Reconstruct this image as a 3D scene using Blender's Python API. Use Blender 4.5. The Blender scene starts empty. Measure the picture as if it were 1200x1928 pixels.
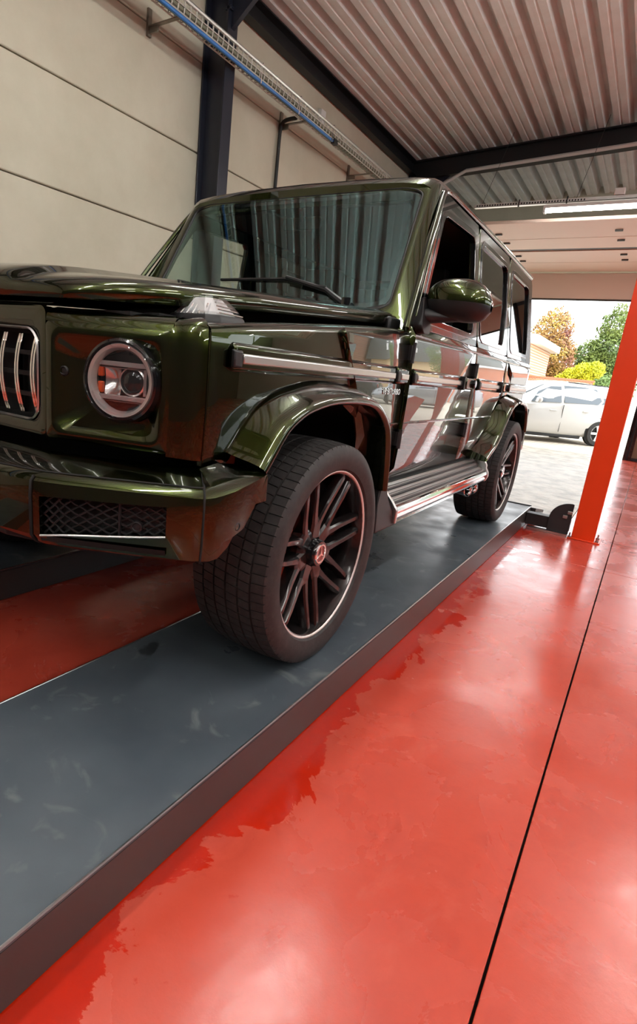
import bpy, bmesh, math, random
from mathutils import Vector, Matrix
random.seed(7)
SC = bpy.context.scene
COL = SC.collection

# ------------------------------------------------------------------ camera
F_PX, CX, CY = 1050.83, 507.6, 981.84
cam_d = bpy.data.cameras.new('camera')
cam_d.sensor_width = 36.0
cam_d.sensor_fit = 'AUTO'
cam_d.lens = F_PX / 1928 * 36.0
cam_d.shift_x = (600 - CX) / 1928
cam_d.shift_y = (CY - 964) / 1928
cam_d.clip_start = 0.02
cam = bpy.data.objects.new('camera', cam_d)
COL.objects.link(cam)
RT = Vector((0.82362, 0.55871, 0.09748)); DN = Vector((0.22880, -0.17005, -0.95850)); FW = Vector((-0.51895, 0.81174, -0.26789))
cm = Matrix((RT, -DN, -FW)).transposed().to_4x4()
cm.translation = Vector((0, 0, 1.14))
cam.matrix_world = cm
SC.camera = cam

# ------------------------------------------------------------------ sky, sun, exposure
SC.view_settings.view_transform = 'Standard'
SC.view_settings.look = 'None'
SC.view_settings.exposure = 0.3
SC.view_settings.gamma = 1.0
SC.view_settings.use_curve_mapping = False
world = bpy.data.worlds.new('world')
SC.world = world
world.use_nodes = True
wn = world.node_tree
bg = wn.nodes['Background']
bg.inputs['Color'].default_value = (0.93, 0.97, 1.0, 1)      # bright overcast sky
bg.inputs['Strength'].default_value = 4.6
sun_d = bpy.data.lights.new('sun', 'SUN')
sun_d.energy = 1.6
sun_d.angle = math.radians(12)
sun_d.color = (1.0, 0.93, 0.82)
sun = bpy.data.objects.new('sun', sun_d)
COL.objects.link(sun)
sun.rotation_euler = (math.radians(48), 0, math.radians(25))
LAMP = 62.0            # emission of the fluorescent tubes

SC.cycles.max_bounces = 6
SC.cycles.diffuse_bounces = 3
SC.cycles.glossy_bounces = 3
SC.cycles.transparent_max_bounces = 12
SC.cycles.caustics_reflective = False
SC.cycles.caustics_refractive = False

# ------------------------------------------------------------------ materials
MATS = {}
def S(c):                                  # sRGB 0-255 to linear
    out = []
    for v in c:
        v = v / 255
        out.append(v / 12.92 if v <= 0.04045 else ((v + 0.055) / 1.055) ** 2.4)
    return tuple(out)

def mat(name, col, rough=0.5, metal=0.0, coat=0.0, spec=0.5, noise=None, bump=None, coat_rough=0.03, emit=None, trans=0.0, ior=1.45):
    m = bpy.data.materials.new(name)
    m.use_nodes = True
    nt = m.node_tree
    b = nt.nodes['Principled BSDF']
    b.inputs['Base Color'].default_value = (*col, 1)
    b.inputs['Roughness'].default_value = rough
    b.inputs['Metallic'].default_value = metal
    b.inputs['Coat Weight'].default_value = coat
    b.inputs['Coat Roughness'].default_value = coat_rough
    b.inputs['Specular IOR Level'].default_value = spec
    b.inputs['IOR'].default_value = ior
    b.inputs['Transmission Weight'].default_value = trans
    if emit:
        b.inputs['Emission Color'].default_value = (*emit[:3], 1)
        b.inputs['Emission Strength'].default_value = emit[3]
    tc = nt.nodes.new('ShaderNodeTexCoord')
    if noise:                              # (scale, second colour, low, high[, detail])
        n = nt.nodes.new('ShaderNodeTexNoise')
        n.inputs['Scale'].default_value = noise[0]
        n.inputs['Detail'].default_value = 8
        n.inputs['Roughness'].default_value = 0.65
        nt.links.new(tc.outputs['Object'], n.inputs['Vector'])
        r = nt.nodes.new('ShaderNodeValToRGB')
        r.color_ramp.elements[0].position = noise[2]
        r.color_ramp.elements[1].position = noise[3]
        r.color_ramp.elements[0].color = (*col, 1)
        r.color_ramp.elements[1].color = (*noise[1], 1)
        nt.links.new(n.outputs['Fac'], r.inputs['Fac'])
        nt.links.new(r.outputs['Color'], b.inputs['Base Color'])
    if bump:                               # (scale, strength, distance)
        n2 = nt.nodes.new('ShaderNodeTexNoise')
        n2.inputs['Scale'].default_value = bump[0]
        n2.inputs['Detail'].default_value = 6
        nt.links.new(tc.outputs['Object'], n2.inputs['Vector'])
        bp = nt.nodes.new('ShaderNodeBump')
        bp.inputs['Strength'].default_value = bump[1]
        bp.inputs['Distance'].default_value = bump[2]
        nt.links.new(n2.outputs['Fac'], bp.inputs['Height'])
        nt.links.new(bp.outputs['Normal'], b.inputs['Normal'])
    MATS[name] = m
    return m

def glass_mat(name, tint, rough=0.0, extra=0.0, refl=(1, 1, 1)):
    """thin pane: clear film plus a fresnel reflection"""
    m = bpy.data.materials.new(name)
    m.use_nodes = True
    nt = m.node_tree
    nt.nodes.clear()
    out = nt.nodes.new('ShaderNodeOutputMaterial')
    mix = nt.nodes.new('ShaderNodeMixShader')
    tr = nt.nodes.new('ShaderNodeBsdfTransparent')
    gl = nt.nodes.new('ShaderNodeBsdfGlossy')
    ge = nt.nodes.new('ShaderNodeNewGeometry')
    dt = nt.nodes.new('ShaderNodeVectorMath')
    dt.operation = 'DOT_PRODUCT'
    nt.links.new(ge.outputs['Normal'], dt.inputs[0])
    nt.links.new(ge.outputs['Incoming'], dt.inputs[1])
    def math_(op, x, y=None):
        q = nt.nodes.new('ShaderNodeMath')
        q.operation = op
        q.use_clamp = op == 'ADD'
        for i, v in enumerate((x, y)):
            if v is None: continue
            if isinstance(v, (int, float)): q.inputs[i].default_value = v
            else: nt.links.new(v, q.inputs[i])
        return q.outputs[0]
    f0 = 0.075 + extra                                   # both faces of the pane
    sch = math_('POWER', math_('SUBTRACT', 1.0, math_('ABSOLUTE', dt.outputs['Value'])), 5.0)
    ad = math_('ADD', math_('MULTIPLY', sch, 1.0 - f0), f0)
    tr.inputs['Color'].default_value = (*tint, 1)
    gl.inputs['Roughness'].default_value = rough
    gl.inputs['Color'].default_value = (*refl, 1)
    nt.links.new(ad, mix.inputs[0])
    nt.links.new(tr.outputs[0], mix.inputs[1])
    nt.links.new(gl.outputs[0], mix.inputs[2])
    nt.links.new(mix.outputs[0], out.inputs['Surface'])
    MATS[name] = m
    return m

PAINT = mat('olive_green_metallic_paint', (0.030, 0.038, 0.010), 0.24, 1.0, 1.0, 0.5, coat_rough=0.012)
def _flake(m):
    nt = m.node_tree
    b = nt.nodes['Principled BSDF']
    lw = nt.nodes.new('ShaderNodeLayerWeight')
    lw.inputs['Blend'].default_value = 0.45
    r = nt.nodes.new('ShaderNodeValToRGB')
    r.color_ramp.elements[0].color = (0.034, 0.045, 0.008, 1)
    r.color_ramp.elements[1].color = (0.007, 0.009, 0.003, 1)
    r.color_ramp.elements[1].position = 0.75
    nt.links.new(lw.outputs['Facing'], r.inputs['Fac'])
    nt.links.new(r.outputs['Color'], b.inputs['Base Color'])
_flake(PAINT)
PAINT.node_tree.nodes['Principled BSDF'].inputs['Coat IOR'].default_value = 1.52
BLACK = mat('black_plastic', (0.012, 0.012, 0.013), 0.42, bump=(260, 0.12, 0.001))
GLOSSBLACK = mat('gloss_black', (0.006, 0.006, 0.007), 0.12, coat=0.6)
DARK = mat('dark_cavity', (0.006, 0.006, 0.006), 0.8)
CHROME = mat('chrome', (0.86, 0.85, 0.84), 0.08, 1.0)
SATIN = mat('satin_aluminium', (0.60, 0.60, 0.59), 0.30, 1.0)
STEP = mat('step_aluminium', (0.42, 0.43, 0.42), 0.34, 1.0)
RUBBER = mat('tyre_rubber', (0.022, 0.020, 0.020), 0.62, noise=(38, (0.045, 0.040, 0.038), 0.45, 0.75), bump=(180, 0.15, 0.002))
RIMBLACK = mat('satin_black_alloy', (0.020, 0.016, 0.016), 0.24, 0.6, coat=0.5, coat_rough=0.12)
RIMRING = mat('machined_rim_flange', (0.78, 0.74, 0.71), 0.35, 0.45)
BRAKE = mat('brake_iron', (0.22, 0.20, 0.19), 0.40, 0.9)
CALIPER = mat('red_caliper', (0.50, 0.05, 0.02), 0.35, coat=0.5)
GLASS = glass_mat('windscreen_glass', (0.62, 0.69, 0.66), 0.0, 0.06, (0.62, 1.0, 1.0))
SIDEGLASS = glass_mat('side_glass', (0.85, 0.90, 0.86), 0.0, 0.02)
TINTGLASS = glass_mat('tinted_glass', (0.05, 0.055, 0.055), 0.0, 0.05)
LENS = glass_mat('lamp_lens', (0.92, 0.93, 0.94), 0.0, 0.03)
SILVER = mat('lamp_reflector', (0.80, 0.78, 0.76), 0.22, 0.9)
LAMPWHITE = mat('lamp_light_guide', (0.50, 0.47, 0.46), 0.25, 0.5, coat=0.5)
AMBER = mat('amber_reflector', (0.80, 0.10, 0.015), 0.25, coat=0.5)
REDCAP = mat('wine_red_cap', (0.16, 0.012, 0.012), 0.2, coat=1.0)
SEAT = mat('black_leather', (0.010, 0.009, 0.009), 0.5)
TRIMGREY = mat('grey_headliner', (0.045, 0.045, 0.045), 0.8)
BADGE = mat('badge_chrome', (0.8, 0.8, 0.8), 0.15, 1.0)

WALL = mat('concrete_panel', S((198, 193, 174)), 0.85, noise=(1.6, S((184, 178, 158)), 0.35, 0.75), bump=(9, 0.10, 0.01))
JOINT = mat('joint_filler', S((112, 102, 88)), 0.9)
STEEL = mat('dark_blue_steel', S((27, 31, 44)), 0.42, 0.0, coat=0.15)
BEAMBLACK = mat('black_steel_beam', S((18, 18, 21)), 0.5)
DECK = mat('galvanised_deck', (0.80, 0.83, 0.82), 0.42, 0.10, noise=(3.0, (0.72, 0.74, 0.72), 0.40, 0.70))
GALV = mat('galvanised_steel', (0.62, 0.62, 0.60), 0.38, 0.8)
TRAY = mat('cable_tray_grey', (0.52, 0.51, 0.46), 0.5, 0.4)
BLUE = mat('blue_cable', S((58, 120, 190)), 0.45)
CABLE = mat('black_cable', (0.015, 0.015, 0.015), 0.5)
TUBE = mat('fluorescent_tube', (1, 1, 1), 0.3, emit=(1.0, 0.98, 0.93, LAMP))
LAMPBODY = mat('lamp_housing', (0.70, 0.70, 0.68), 0.4)
DOORPANEL = mat('door_panel_cream', S((226, 205, 190)), 0.5)
DOORIN = mat('door_seal_dark', (0.05, 0.045, 0.04), 0.6)
ORANGE = mat('orange_post_paint', S((226, 62, 12)), 0.38, coat=0.25, bump=(120, 0.05, 0.001))
LIFTBLACK = mat('black_lift_steel', (0.020, 0.020, 0.021), 0.5)
LIFTSIDE = mat('lift_side_steel', (0.060, 0.055, 0.053), 0.38, 0.2)
BOLT = mat('bolt_steel', (0.40, 0.38, 0.36), 0.4, 1.0)

def runway_mat():
    m = mat('runway_paint', S((66, 74, 80)), 0.48, 0.0, bump=(420, 0.10, 0.001))
    nt = m.node_tree
    b = nt.nodes['Principled BSDF']
    tc = nt.nodes.new('ShaderNodeTexCoord')
    def noise(scale, detail, lo, hi, dist=0.0, stretch=(1, 1, 1)):
        mp = nt.nodes.new('ShaderNodeMapping')
        mp.inputs['Scale'].default_value = stretch
        n = nt.nodes.new('ShaderNodeTexNoise')
        n.inputs['Scale'].default_value = scale
        n.inputs['Detail'].default_value = detail
        n.inputs['Distortion'].default_value = dist
        r = nt.nodes.new('ShaderNodeMapRange')
        r.inputs['From Min'].default_value = lo
        r.inputs['From Max'].default_value = hi
        nt.links.new(tc.outputs['Object'], mp.inputs['Vector'])
        nt.links.new(mp.outputs[0], n.inputs['Vector'])
        nt.links.new(n.outputs['Fac'], r.inputs['Value'])
        return r.outputs[0]
    def mix(fac, a, bcol):
        x = nt.nodes.new('ShaderNodeMixRGB')
        nt.links.new(fac, x.inputs['Fac'])
        if isinstance(a, tuple): x.inputs['Color1'].default_value = (*a, 1)
        else: nt.links.new(a, x.inputs['Color1'])
        x.inputs['Color2'].default_value = (*bcol, 1)
        return x.outputs[0]
    c = mix(noise(2.2, 7, 0.35, 0.75), S((64, 72, 80)), S((90, 98, 104)))
    c = mix(noise(7, 10, 0.60, 0.78, 1.5), c, S((112, 118, 118)))
    c = mix(noise(3.1, 9, 0.71, 0.74, 0.6, (1, 0.7, 1)), c, S((44, 49, 53)))
    nt.links.new(c, b.inputs['Base Color'])
    rr = nt.nodes.new('ShaderNodeMapRange')
    rr.inputs['To Min'].default_value = 0.26
    rr.inputs['To Max'].default_value = 0.48
    nt.links.new(noise(5, 8, 0.3, 0.7), rr.inputs['Value'])
    nt.links.new(rr.outputs[0], b.inputs['Roughness'])
    return m
RUNWAY = runway_mat()

def floor_mat():
    """red coated concrete: mottled, with wet stains along the lift runway (world x -0.70 .. -0.55)"""
    m = mat('red_floor_coating', S((214, 74, 50)), 0.30, 0.0, coat=0.45, coat_rough=0.26)
    nt = m.node_tree
    b = nt.nodes['Principled BSDF']
    L = nt.links.new
    tc = nt.nodes.new('ShaderNodeTexCoord')
    ge = nt.nodes.new('ShaderNodeNewGeometry')
    sep = nt.nodes.new('ShaderNodeSeparateXYZ')
    L(ge.outputs['Position'], sep.inputs[0])
    def noise(scale, detail=8, dist=0.0, rough=0.6):
        n = nt.nodes.new('ShaderNodeTexNoise')
        n.inputs['Scale'].default_value = scale
        n.inputs['Detail'].default_value = detail
        n.inputs['Distortion'].default_value = dist
        n.inputs['Roughness'].default_value = rough
        L(ge.outputs['Position'], n.inputs['Vector'])
        return n.outputs['Fac']
    def rng(v, a, c, d=0.0, e=1.0):
        r = nt.nodes.new('ShaderNodeMapRange')
        r.inputs['From Min'].default_value = a
        r.inputs['From Max'].default_value = c
        r.inputs['To Min'].default_value = d
        r.inputs['To Max'].default_value = e
        L(v, r.inputs['Value'])
        return r.outputs[0]
    def mth(op, a, c):
        x = nt.nodes.new('ShaderNodeMath')
        x.operation = op
        for i, v in enumerate((a, c)):
            if isinstance(v, (int, float)): x.inputs[i].default_value = v
            else: L(v, x.inputs[i])
        return x.outputs[0]
    def mix(fac, a, c):
        x = nt.nodes.new('ShaderNodeMixRGB')
        if isinstance(fac, (int, float)): x.inputs['Fac'].default_value = fac
        else: L(fac, x.inputs['Fac'])
        for k, v in (('Color1', a), ('Color2', c)):
            if isinstance(v, tuple): x.inputs[k].default_value = (*v, 1)
            else: L(v, x.inputs[k])
        return x.outputs[0]
    c = mix(rng(noise(1.1, 8), 0.3, 0.7), S((184, 62, 44)), S((193, 76, 58)))
    c = mix(rng(noise(5, 10, 0.8, 0.7), 0.50, 0.78), c, S((176, 62, 48)))
    c = mix(rng(noise(1.9, 9, 0.6, 0.65), 0.56, 0.72), c, S((202, 90, 72)))
    c = mix(rng(noise(24, 6), 0.66, 0.74), c, S((176, 48, 34)))
    # wet: distance from the runway edge minus a ragged noise
    d = mth('ABSOLUTE', mth('ADD', sep.outputs['X'], 0.70), 0.0)
    w = mth('SUBTRACT', mth('MULTIPLY', mth('SUBTRACT', noise(3.0, 9, 0.4, 0.62), 0.37), 0.62), d)
    wet = rng(w, -0.002, 0.004)
    pud = rng(mth('SUBTRACT', noise(2.3, 7, 0.6), mth('MULTIPLY', mth('ABSOLUTE', mth('SUBTRACT', sep.outputs['Y'], 4.9), 0.0), 0.10)), 0.555, 0.565)
    drops = rng(noise(13, 4, 0.3), 0.735, 0.745)
    pud = mth('MULTIPLY', pud, rng(sep.outputs['X'], -0.02, -0.10))
    wet2 = mth('MAXIMUM', mth('MAXIMUM', wet, drops), pud)
    c = mix(wet2, c, S((180, 32, 8)))
    L(c, b.inputs['Base Color'])
    ro = rng(noise(2.2, 9, 0.5), 0.34, 0.66, 0.16, 0.36)
    rm = nt.nodes.new('ShaderNodeMixRGB')
    L(wet2, rm.inputs['Fac'])
    L(ro, rm.inputs['Color1'])
    rm.inputs['Color2'].default_value = (0.07, 0.07, 0.07, 1)
    L(rm.outputs[0], b.inputs['Roughness'])
    bp = nt.nodes.new('ShaderNodeBump')
    bp.inputs['Strength'].default_value = 0.22
    bp.inputs['Distance'].default_value = 0.01
    L(noise(7, 6), bp.inputs['Height'])
    L(bp.outputs['Normal'], b.inputs['Normal'])
    return m
FLOOR = floor_mat()
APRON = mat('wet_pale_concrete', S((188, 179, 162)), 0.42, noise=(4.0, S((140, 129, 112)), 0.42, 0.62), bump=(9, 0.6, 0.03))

# ------------------------------------------------------------------ mesh helpers
def link(name, me, m, parent=None):
    o = bpy.data.objects.new(name, me)
    if m is not None:
        me.materials.append(m)
    COL.objects.link(o)
    if parent is not None:
        o.parent = parent
    return o

def empty(name, loc=(0, 0, 0), parent=None, rz=0.0):
    o = bpy.data.objects.new(name, None)
    o.empty_display_size = 0.1
    COL.objects.link(o)
    o.location = loc
    o.rotation_euler = (0, 0, rz)
    if parent is not None:
        o.parent = parent
    return o

def tag(o, label=None, cat=None, group=None, kind=None):
    if label: o['label'] = label
    if cat: o['category'] = cat
    if group: o['group'] = group
    if kind: o['kind'] = kind
    return o

def finish(o, angle=38, bevel=0.0, seg=2, solid=0.0, subsurf=0, offset=-1.0):
    me = o.data
    me.polygons.foreach_set('use_smooth', [True] * len(me.polygons))
    if angle is not None:
        me.set_sharp_from_angle(angle=math.radians(angle))
    if solid:
        s = o.modifiers.new('solid', 'SOLIDIFY')
        s.thickness = solid
        s.offset = offset
    if bevel:
        b = o.modifiers.new('bevel', 'BEVEL')
        b.width = bevel
        b.segments = seg
        b.limit_method = 'ANGLE'
        b.angle_limit = math.radians(35)
    if subsurf:
        s = o.modifiers.new('sub', 'SUBSURF')
        s.levels = subsurf
        s.render_levels = subsurf
    return o

def data(name, verts, faces, m, parent=None, fix=True, **kw):
    me = bpy.data.meshes.new(name)
    me.from_pydata([tuple(v) for v in verts], [], faces)
    if fix:
        bm = bmesh.new()
        bm.from_mesh(me)
        bmesh.ops.remove_doubles(bm, verts=bm.verts, dist=1e-6)
        bmesh.ops.recalc_face_normals(bm, faces=bm.faces)
        bm.to_mesh(me)
        bm.free()
    me.update()
    return finish(link(name, me, m, parent), **kw)

class MB:
    """collects simple solids into one mesh"""
    def __init__(self):
        self.v = []; self.f = []
    def add(self, v, f):
        n = len(self.v)
        self.v += [tuple(p) for p in v]
        self.f += [tuple(i + n for i in q) for q in f]
        return self
    def box(self, x0, x1, y0, y1, z0, z1, M=None):
        v = [Vector(p) for p in ((x0, y0, z0), (x1, y0, z0), (x1, y1, z0), (x0, y1, z0), (x0, y0, z1), (x1, y0, z1), (x1, y1, z1), (x0, y1, z1))]
        if M is not None: v = [M @ p for p in v]
        return self.add(v, [(3, 2, 1, 0), (4, 5, 6, 7), (0, 1, 5, 4), (1, 2, 6, 5), (2, 3, 7, 6), (3, 0, 4, 7)])
    def rings(self, R, closed=True, cap=True, loop=False):
        n = len(R[0]); v = [p for r in R for p in r]; f = []
        m = len(R)
        for i in range(m if loop else m - 1):
            i2 = (i + 1) % m
            for j in range(n if closed else n - 1):
                j2 = (j + 1) % n
                f.append((i * n + j, i * n + j2, i2 * n + j2, i2 * n + j))
        if cap and not loop and closed:
            f.append(tuple(range(n - 1, -1, -1)))
            f.append(tuple((m - 1) * n + j for j in range(n)))
        return self.add(v, f)
    def tube(self, path, r, n=10, cap=True):
        P = [Vector(p) for p in path]
        rs = r if isinstance(r, (list, tuple)) else [r] * len(P)
        R = []
        up = None
        for i, p in enumerate(P):
            t = (P[min(i + 1, len(P) - 1)] - P[max(i - 1, 0)]).normalized()
            if up is None:
                up = Vector((0, 0, 1)) if abs(t.z) < 0.9 else Vector((1, 0, 0))
            a = t.cross(up).normalized()
            b = a.cross(t).normalized()
            up = b
            R.append([p + (a * math.cos(2 * math.pi * k / n) + b * math.sin(2 * math.pi * k / n)) * rs[i] for k in range(n)])
        return self.rings(R, cap=cap)
    def lathe(self, prof, axis='x', n=32, c=(0, 0, 0), loop=False):
        R = []
        for k in range(n):
            a = 2 * math.pi * k / n
            ring = []
            for (h, r) in prof:
                if axis == 'x': ring.append((c[0] + h, c[1] + r * math.cos(a), c[2] + r * math.sin(a)))
                elif axis == 'y': ring.append((c[0] + r * math.cos(a), c[1] + h, c[2] + r * math.sin(a)))
                else: ring.append((c[0] + r * math.cos(a), c[1] + r * math.sin(a), c[2] + h))
            R.append(ring)
        return self.rings(R, closed=loop, cap=False, loop=True)
    def prism(self, poly, f0, f1):
        """poly: 2-D points; f0/f1 map a 2-D point to 3-D"""
        n = len(poly)
        v = [f0(*p) for p in poly] + [f1(*p) for p in poly]
        f = [tuple(range(n - 1, -1, -1)), tuple(range(n, 2 * n))]
        f += [(i, (i + 1) % n, n + (i + 1) % n, n + i) for i in range(n)]
        return self.add(v, f)
    def build(self, name, m, parent=None, **kw):
        return data(name, self.v, self.f, m, parent, **kw)

def box(name, x0, x1, y0, y1, z0, z1, m, parent=None, bevel=0.0, **kw):
    return MB().box(x0, x1, y0, y1, z0, z1).build(name, m, parent, bevel=bevel, **kw)

def lerp(a, b, t): return a + (b - a) * t
def interp(x, pts):
    if x <= pts[0][0]: return pts[0][1]
    for (a, va), (b, vb) in zip(pts, pts[1:]):
        if x <= b: return va + (vb - va) * (x - a) / (b - a)
    return pts[-1][1]
def smooth(path, n=6, closed=False):
    """Catmull-Rom through points"""
    P = [Vector(p) for p in path]
    out = []
    m = len(P)
    for i in range(m if closed else m - 1):
        g = (lambda k: P[k % m]) if closed else (lambda k: P[max(0, min(m - 1, k))])
        p0, p1, p2, p3 = g(i - 1), g(i), g(i + 1), g(i + 2)
        for k in range(n):
            t = k / n
            out.append(0.5 * ((2 * p1) + (p2 - p0) * t + (2 * p0 - 5 * p1 + 4 * p2 - p3) * t * t + (3 * p1 - p0 - 3 * p2 + p3) * t ** 3))
    if not closed: out.append(P[-1])
    return out
def rrect(w, h, r, n=6, cx=0.0, cz=0.0):
    """rounded rectangle, counter-clockwise, as 2-D points"""
    pts = []
    for (sx_, sz_, a0) in ((1, 1, 0), (-1, 1, 90), (-1, -1, 180), (1, -1, 270)):
        for k in range(n + 1):
            a = math.radians(a0 + 90 * k / n)
            pts.append((cx + sx_ * (w - r) + r * math.cos(a), cz + sz_ * (h - r) + r * math.sin(a)))
    return pts

def copy_tree(o, parent=None):
    c = o.copy()
    COL.objects.link(c)
    c.parent = parent
    for ch in list(o.children):
        copy_tree(ch, c)
    return c

# ================================================================== THE ROOM
WX, EX, BY, FY = -4.5, 8.4, -7.0, 13.5           # left wall, right wall, back wall, facade
def roof_z(x): return 4.82 + 0.055 * (x - WX)

# floor: dark bed with coated slabs on it, saw joints left open between them
floor = tag(box('floor', WX - 0.2, EX + 0.2, BY - 0.2, FY + 0.1, -0.15, -0.02, DARK), kind='structure')
for (x0, x1) in ((WX, -0.0205), (-0.0145, EX)):
    for (y0, y1) in ((BY, -1.2), (-1.193, 4.368), (4.373, FY)):
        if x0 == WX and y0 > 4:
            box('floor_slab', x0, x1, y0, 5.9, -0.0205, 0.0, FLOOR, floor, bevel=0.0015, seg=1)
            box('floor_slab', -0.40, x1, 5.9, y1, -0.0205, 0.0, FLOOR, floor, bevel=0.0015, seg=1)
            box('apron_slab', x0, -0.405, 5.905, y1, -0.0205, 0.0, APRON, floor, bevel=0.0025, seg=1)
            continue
        box('floor_slab', x0, x1, y0, y1, -0.0205, 0.0, FLOOR, floor, bevel=0.0015, seg=1)

# left wall of precast panels
wall = tag(box('wall_left', WX - 0.25, WX - 0.03, BY, FY, 0, 5.0, JOINT), kind='structure')
zs = [0.0, 0.762, 1.566, 2.371, 3.180, 3.972, 4.778, 5.0]
for (y0, y1) in ((BY, -0.6), (-0.585, 5.0), (5.015, 10.4), (10.415, FY)):
    for z0, z1 in zip(zs, zs[1:]):
        box('wall_panel', WX - 0.05, WX, y0, y1, z0 + 0.005, z1 - 0.005, WALL, wall, bevel=0.010, seg=2)

# right wall and back wall: dark sheet cladding
CLAD = mat('anthracite_cladding', (0.085, 0.085, 0.088), 0.55)
tag(MB().box(EX, EX + 0.2, BY, FY, 0, 3.3).box(EX, EX + 0.2, BY, FY, 4.5, 5.7).box(EX, EX + 0.2, BY, 2.0, 3.3, 4.5).build('wall_right', CLAD), kind='structure')
for i in range(4):                                   # clerestory windows towards the street end
    y0 = 2.0 + i * 2.875
    y1 = y0 + 2.875
    fr = MB()
    for (a, b, c, d) in ((y0, y1, 3.3, 3.36), (y0, y1, 4.44, 4.5), (y0, y0 + 0.05, 3.36, 4.44), (y1 - 0.05, y1, 3.36, 4.44)):
        fr.box(EX + 0.05, EX + 0.13, a, b, c, d)
    w = tag(fr.build('window_%d' % (i + 1), STEEL), kind='structure')
    box('pane', EX + 0.085, EX + 0.093, y0 + 0.05, y1 - 0.05, 3.36, 4.44, LENS, w)
tag(box('wall_back', WX - 0.2, EX + 0.2, BY - 0.2, BY, 0, 5.7, CLAD), kind='structure')

# facade with two wide door openings
wf = tag(MB().box(WX, EX, FY, FY + 0.25, 3.5, 5.72).box(WX, -4.25, FY, FY + 0.25, 0, 3.5).box(4.9, EX, FY, FY + 0.25, 0, 3.5).build('wall_front', WALL), kind='structure')
pil = tag(box('trim_1', -0.27, 0.55, FY - 0.02, FY + 0.26, 0, 3.5, STEEL, bevel=0.008), kind='structure')
PILPANEL = mat('brown_infill', S((120, 98, 80)), 0.5)
for (x0, x1) in ((-0.17, 0.11), (0.17, 0.45)):
    box('panel', x0, x1, FY - 0.035, FY - 0.021, 0.06, 3.42, PILPANEL, pil)
for x in (-0.27, -0.185, 0.125, 0.47):
    box('frame_bar', x, x + 0.06, FY - 0.055, FY - 0.021, 0.0, 3.5, GLOSSBLACK, pil, bevel=0.006)

# sectional doors, run up under the roof with the last section still hanging
def sectional_door(name, x0, x1):
    d = tag(MB().box(x0 + 0.02, x0 + 0.07, 9.3, 13.38, 3.44, 3.50).box(x1 - 0.07, x1 - 0.02, 9.3, 13.38, 3.44, 3.50).build(name, GALV), kind='structure')
    for (y0, y1) in ((9.47, 10.44), (10.455, 11.17), (11.36, 12.28), (12.295, 13.16)):
        box('door_section', x0 + 0.08, x1 - 0.08, y0, y1, 3.505, 3.55, DOORPANEL, d, bevel=0.006)
    box('door_section', x0 + 0.08, x1 - 0.08, 13.24, 13.285, 3.015, 3.49, DOORPANEL, d, bevel=0.006)
    box('seal', x0 + 0.08, x1 - 0.08, 13.235, 13.29, 2.985, 3.014, DOORIN, d)
    box('seal', x0 + 0.08, x1 - 0.08, 11.19, 11.34, 3.52, 3.56, DOORIN, d)
    for y in (10.02, 10.62, 11.62, 12.05):
        for x in (x0 + 1.55, x1 - 0.75):
            box('hinge', x, x + 0.10, y, y + 0.05, 3.485, 3.506, DOORIN, d)
sectional_door('door_1', -4.25, -0.28)
sectional_door('door_2', 0.56, 4.9)

# roof deck: trapezoidal sheets over rafters
ceil = tag(box('ceiling', WX - 0.2, EX + 0.2, BY - 0.2, FY + 0.3, 5.80, 5.90, DARK), kind='structure')
def deck_sheet(x0, ribs, y0, y1, shared={}):
    key = (ribs, y0, y1)
    if key not in shared:
        prof = []
        P = 0.31
        for k in range(ribs):
            b = k * P
            prof += [(b, 0.0), (b + 0.075, 0.0), (b + 0.083, 0.012), (b + 0.102, 0.012), (b + 0.110, 0.0), (b + 0.185, 0.0), (b + 0.215, 0.125), (b + 0.280, 0.125)]
        prof.append((ribs * P, 0.0))
        v = [(x, y0, z + 0.055 * x) for x, z in prof] + [(x, y1, z + 0.055 * x) for x, z in prof]
        n = len(prof)
        me = bpy.data.meshes.new('roof_sheet')
        me.from_pydata(v, [], [(i, i + 1, n + i + 1, n + i) for i in range(n - 1)])
        me.update()
        me.materials.append(DECK)
        shared[key] = me
    o = bpy.data.objects.new('roof_sheet', shared[key])
    COL.objects.link(o)
    o.parent = ceil
    o.location = (x0, 0, roof_z(x0))
for (y0, y1) in ((BY, 10.5), (10.5, FY)):
    x = WX
    while x < EX - 0.1:
        deck_sheet(x, 3, y0, y1)
        x += 0.93

def rafter(name, yc):
    m = MB()
    for (hy, za, zb) in ((0.09, -0.030, -0.008), (0.012, -0.29, -0.02), (0.09, -0.31, -0.285)):
        v = []
        for x in (WX + 0.02, EX - 0.02):
            z = roof_z(x)
            v += [(x, yc - hy, z + za), (x, yc + hy, z + za), (x, yc + hy, z + zb), (x, yc - hy, z + zb)]
        m.add(v, [(0, 1, 2, 3), (7, 6, 5, 4), (0, 4, 5, 1), (1, 5, 6, 2), (2, 6, 7, 3), (3, 7, 4, 0)])
    return tag(m.build(name, BEAMBLACK), kind='structure')
for i, y in enumerate((-0.5, 5.0, 10.5)):
    rafter('trim_%d' % (i + 2), y)
for i, y in enumerate((-0.5, 5.0, 10.5)):         # H columns on the left wall
    m = MB().box(-4.49, -4.47, y - 0.075, y + 0.085, 0, 4.80).box(-4.47, -4.21, y - 0.006, y + 0.010, 0, 4.80).box(-4.215, -4.195, y - 0.07, y + 0.085, 0, 4.52)
    m.box(-4.24, -4.17, y - 0.07, y + 0.085, 4.36, 4.39)
    tag(m.build('trim_%d' % (i + 5), STEEL, bevel=0.003, seg=1), kind='structure')
    # haunch to the rafter
    tag(MB().prism([(-4.20, 4.22), (-4.20, 4.55), (-3.75, 4.55)], lambda x, z, y=y: (x, y - 0.02, z), lambda x, z, y=y: (x, y + 0.03, z)).build('trim_%d' % (i + 8), STEEL), kind='structure')
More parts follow.
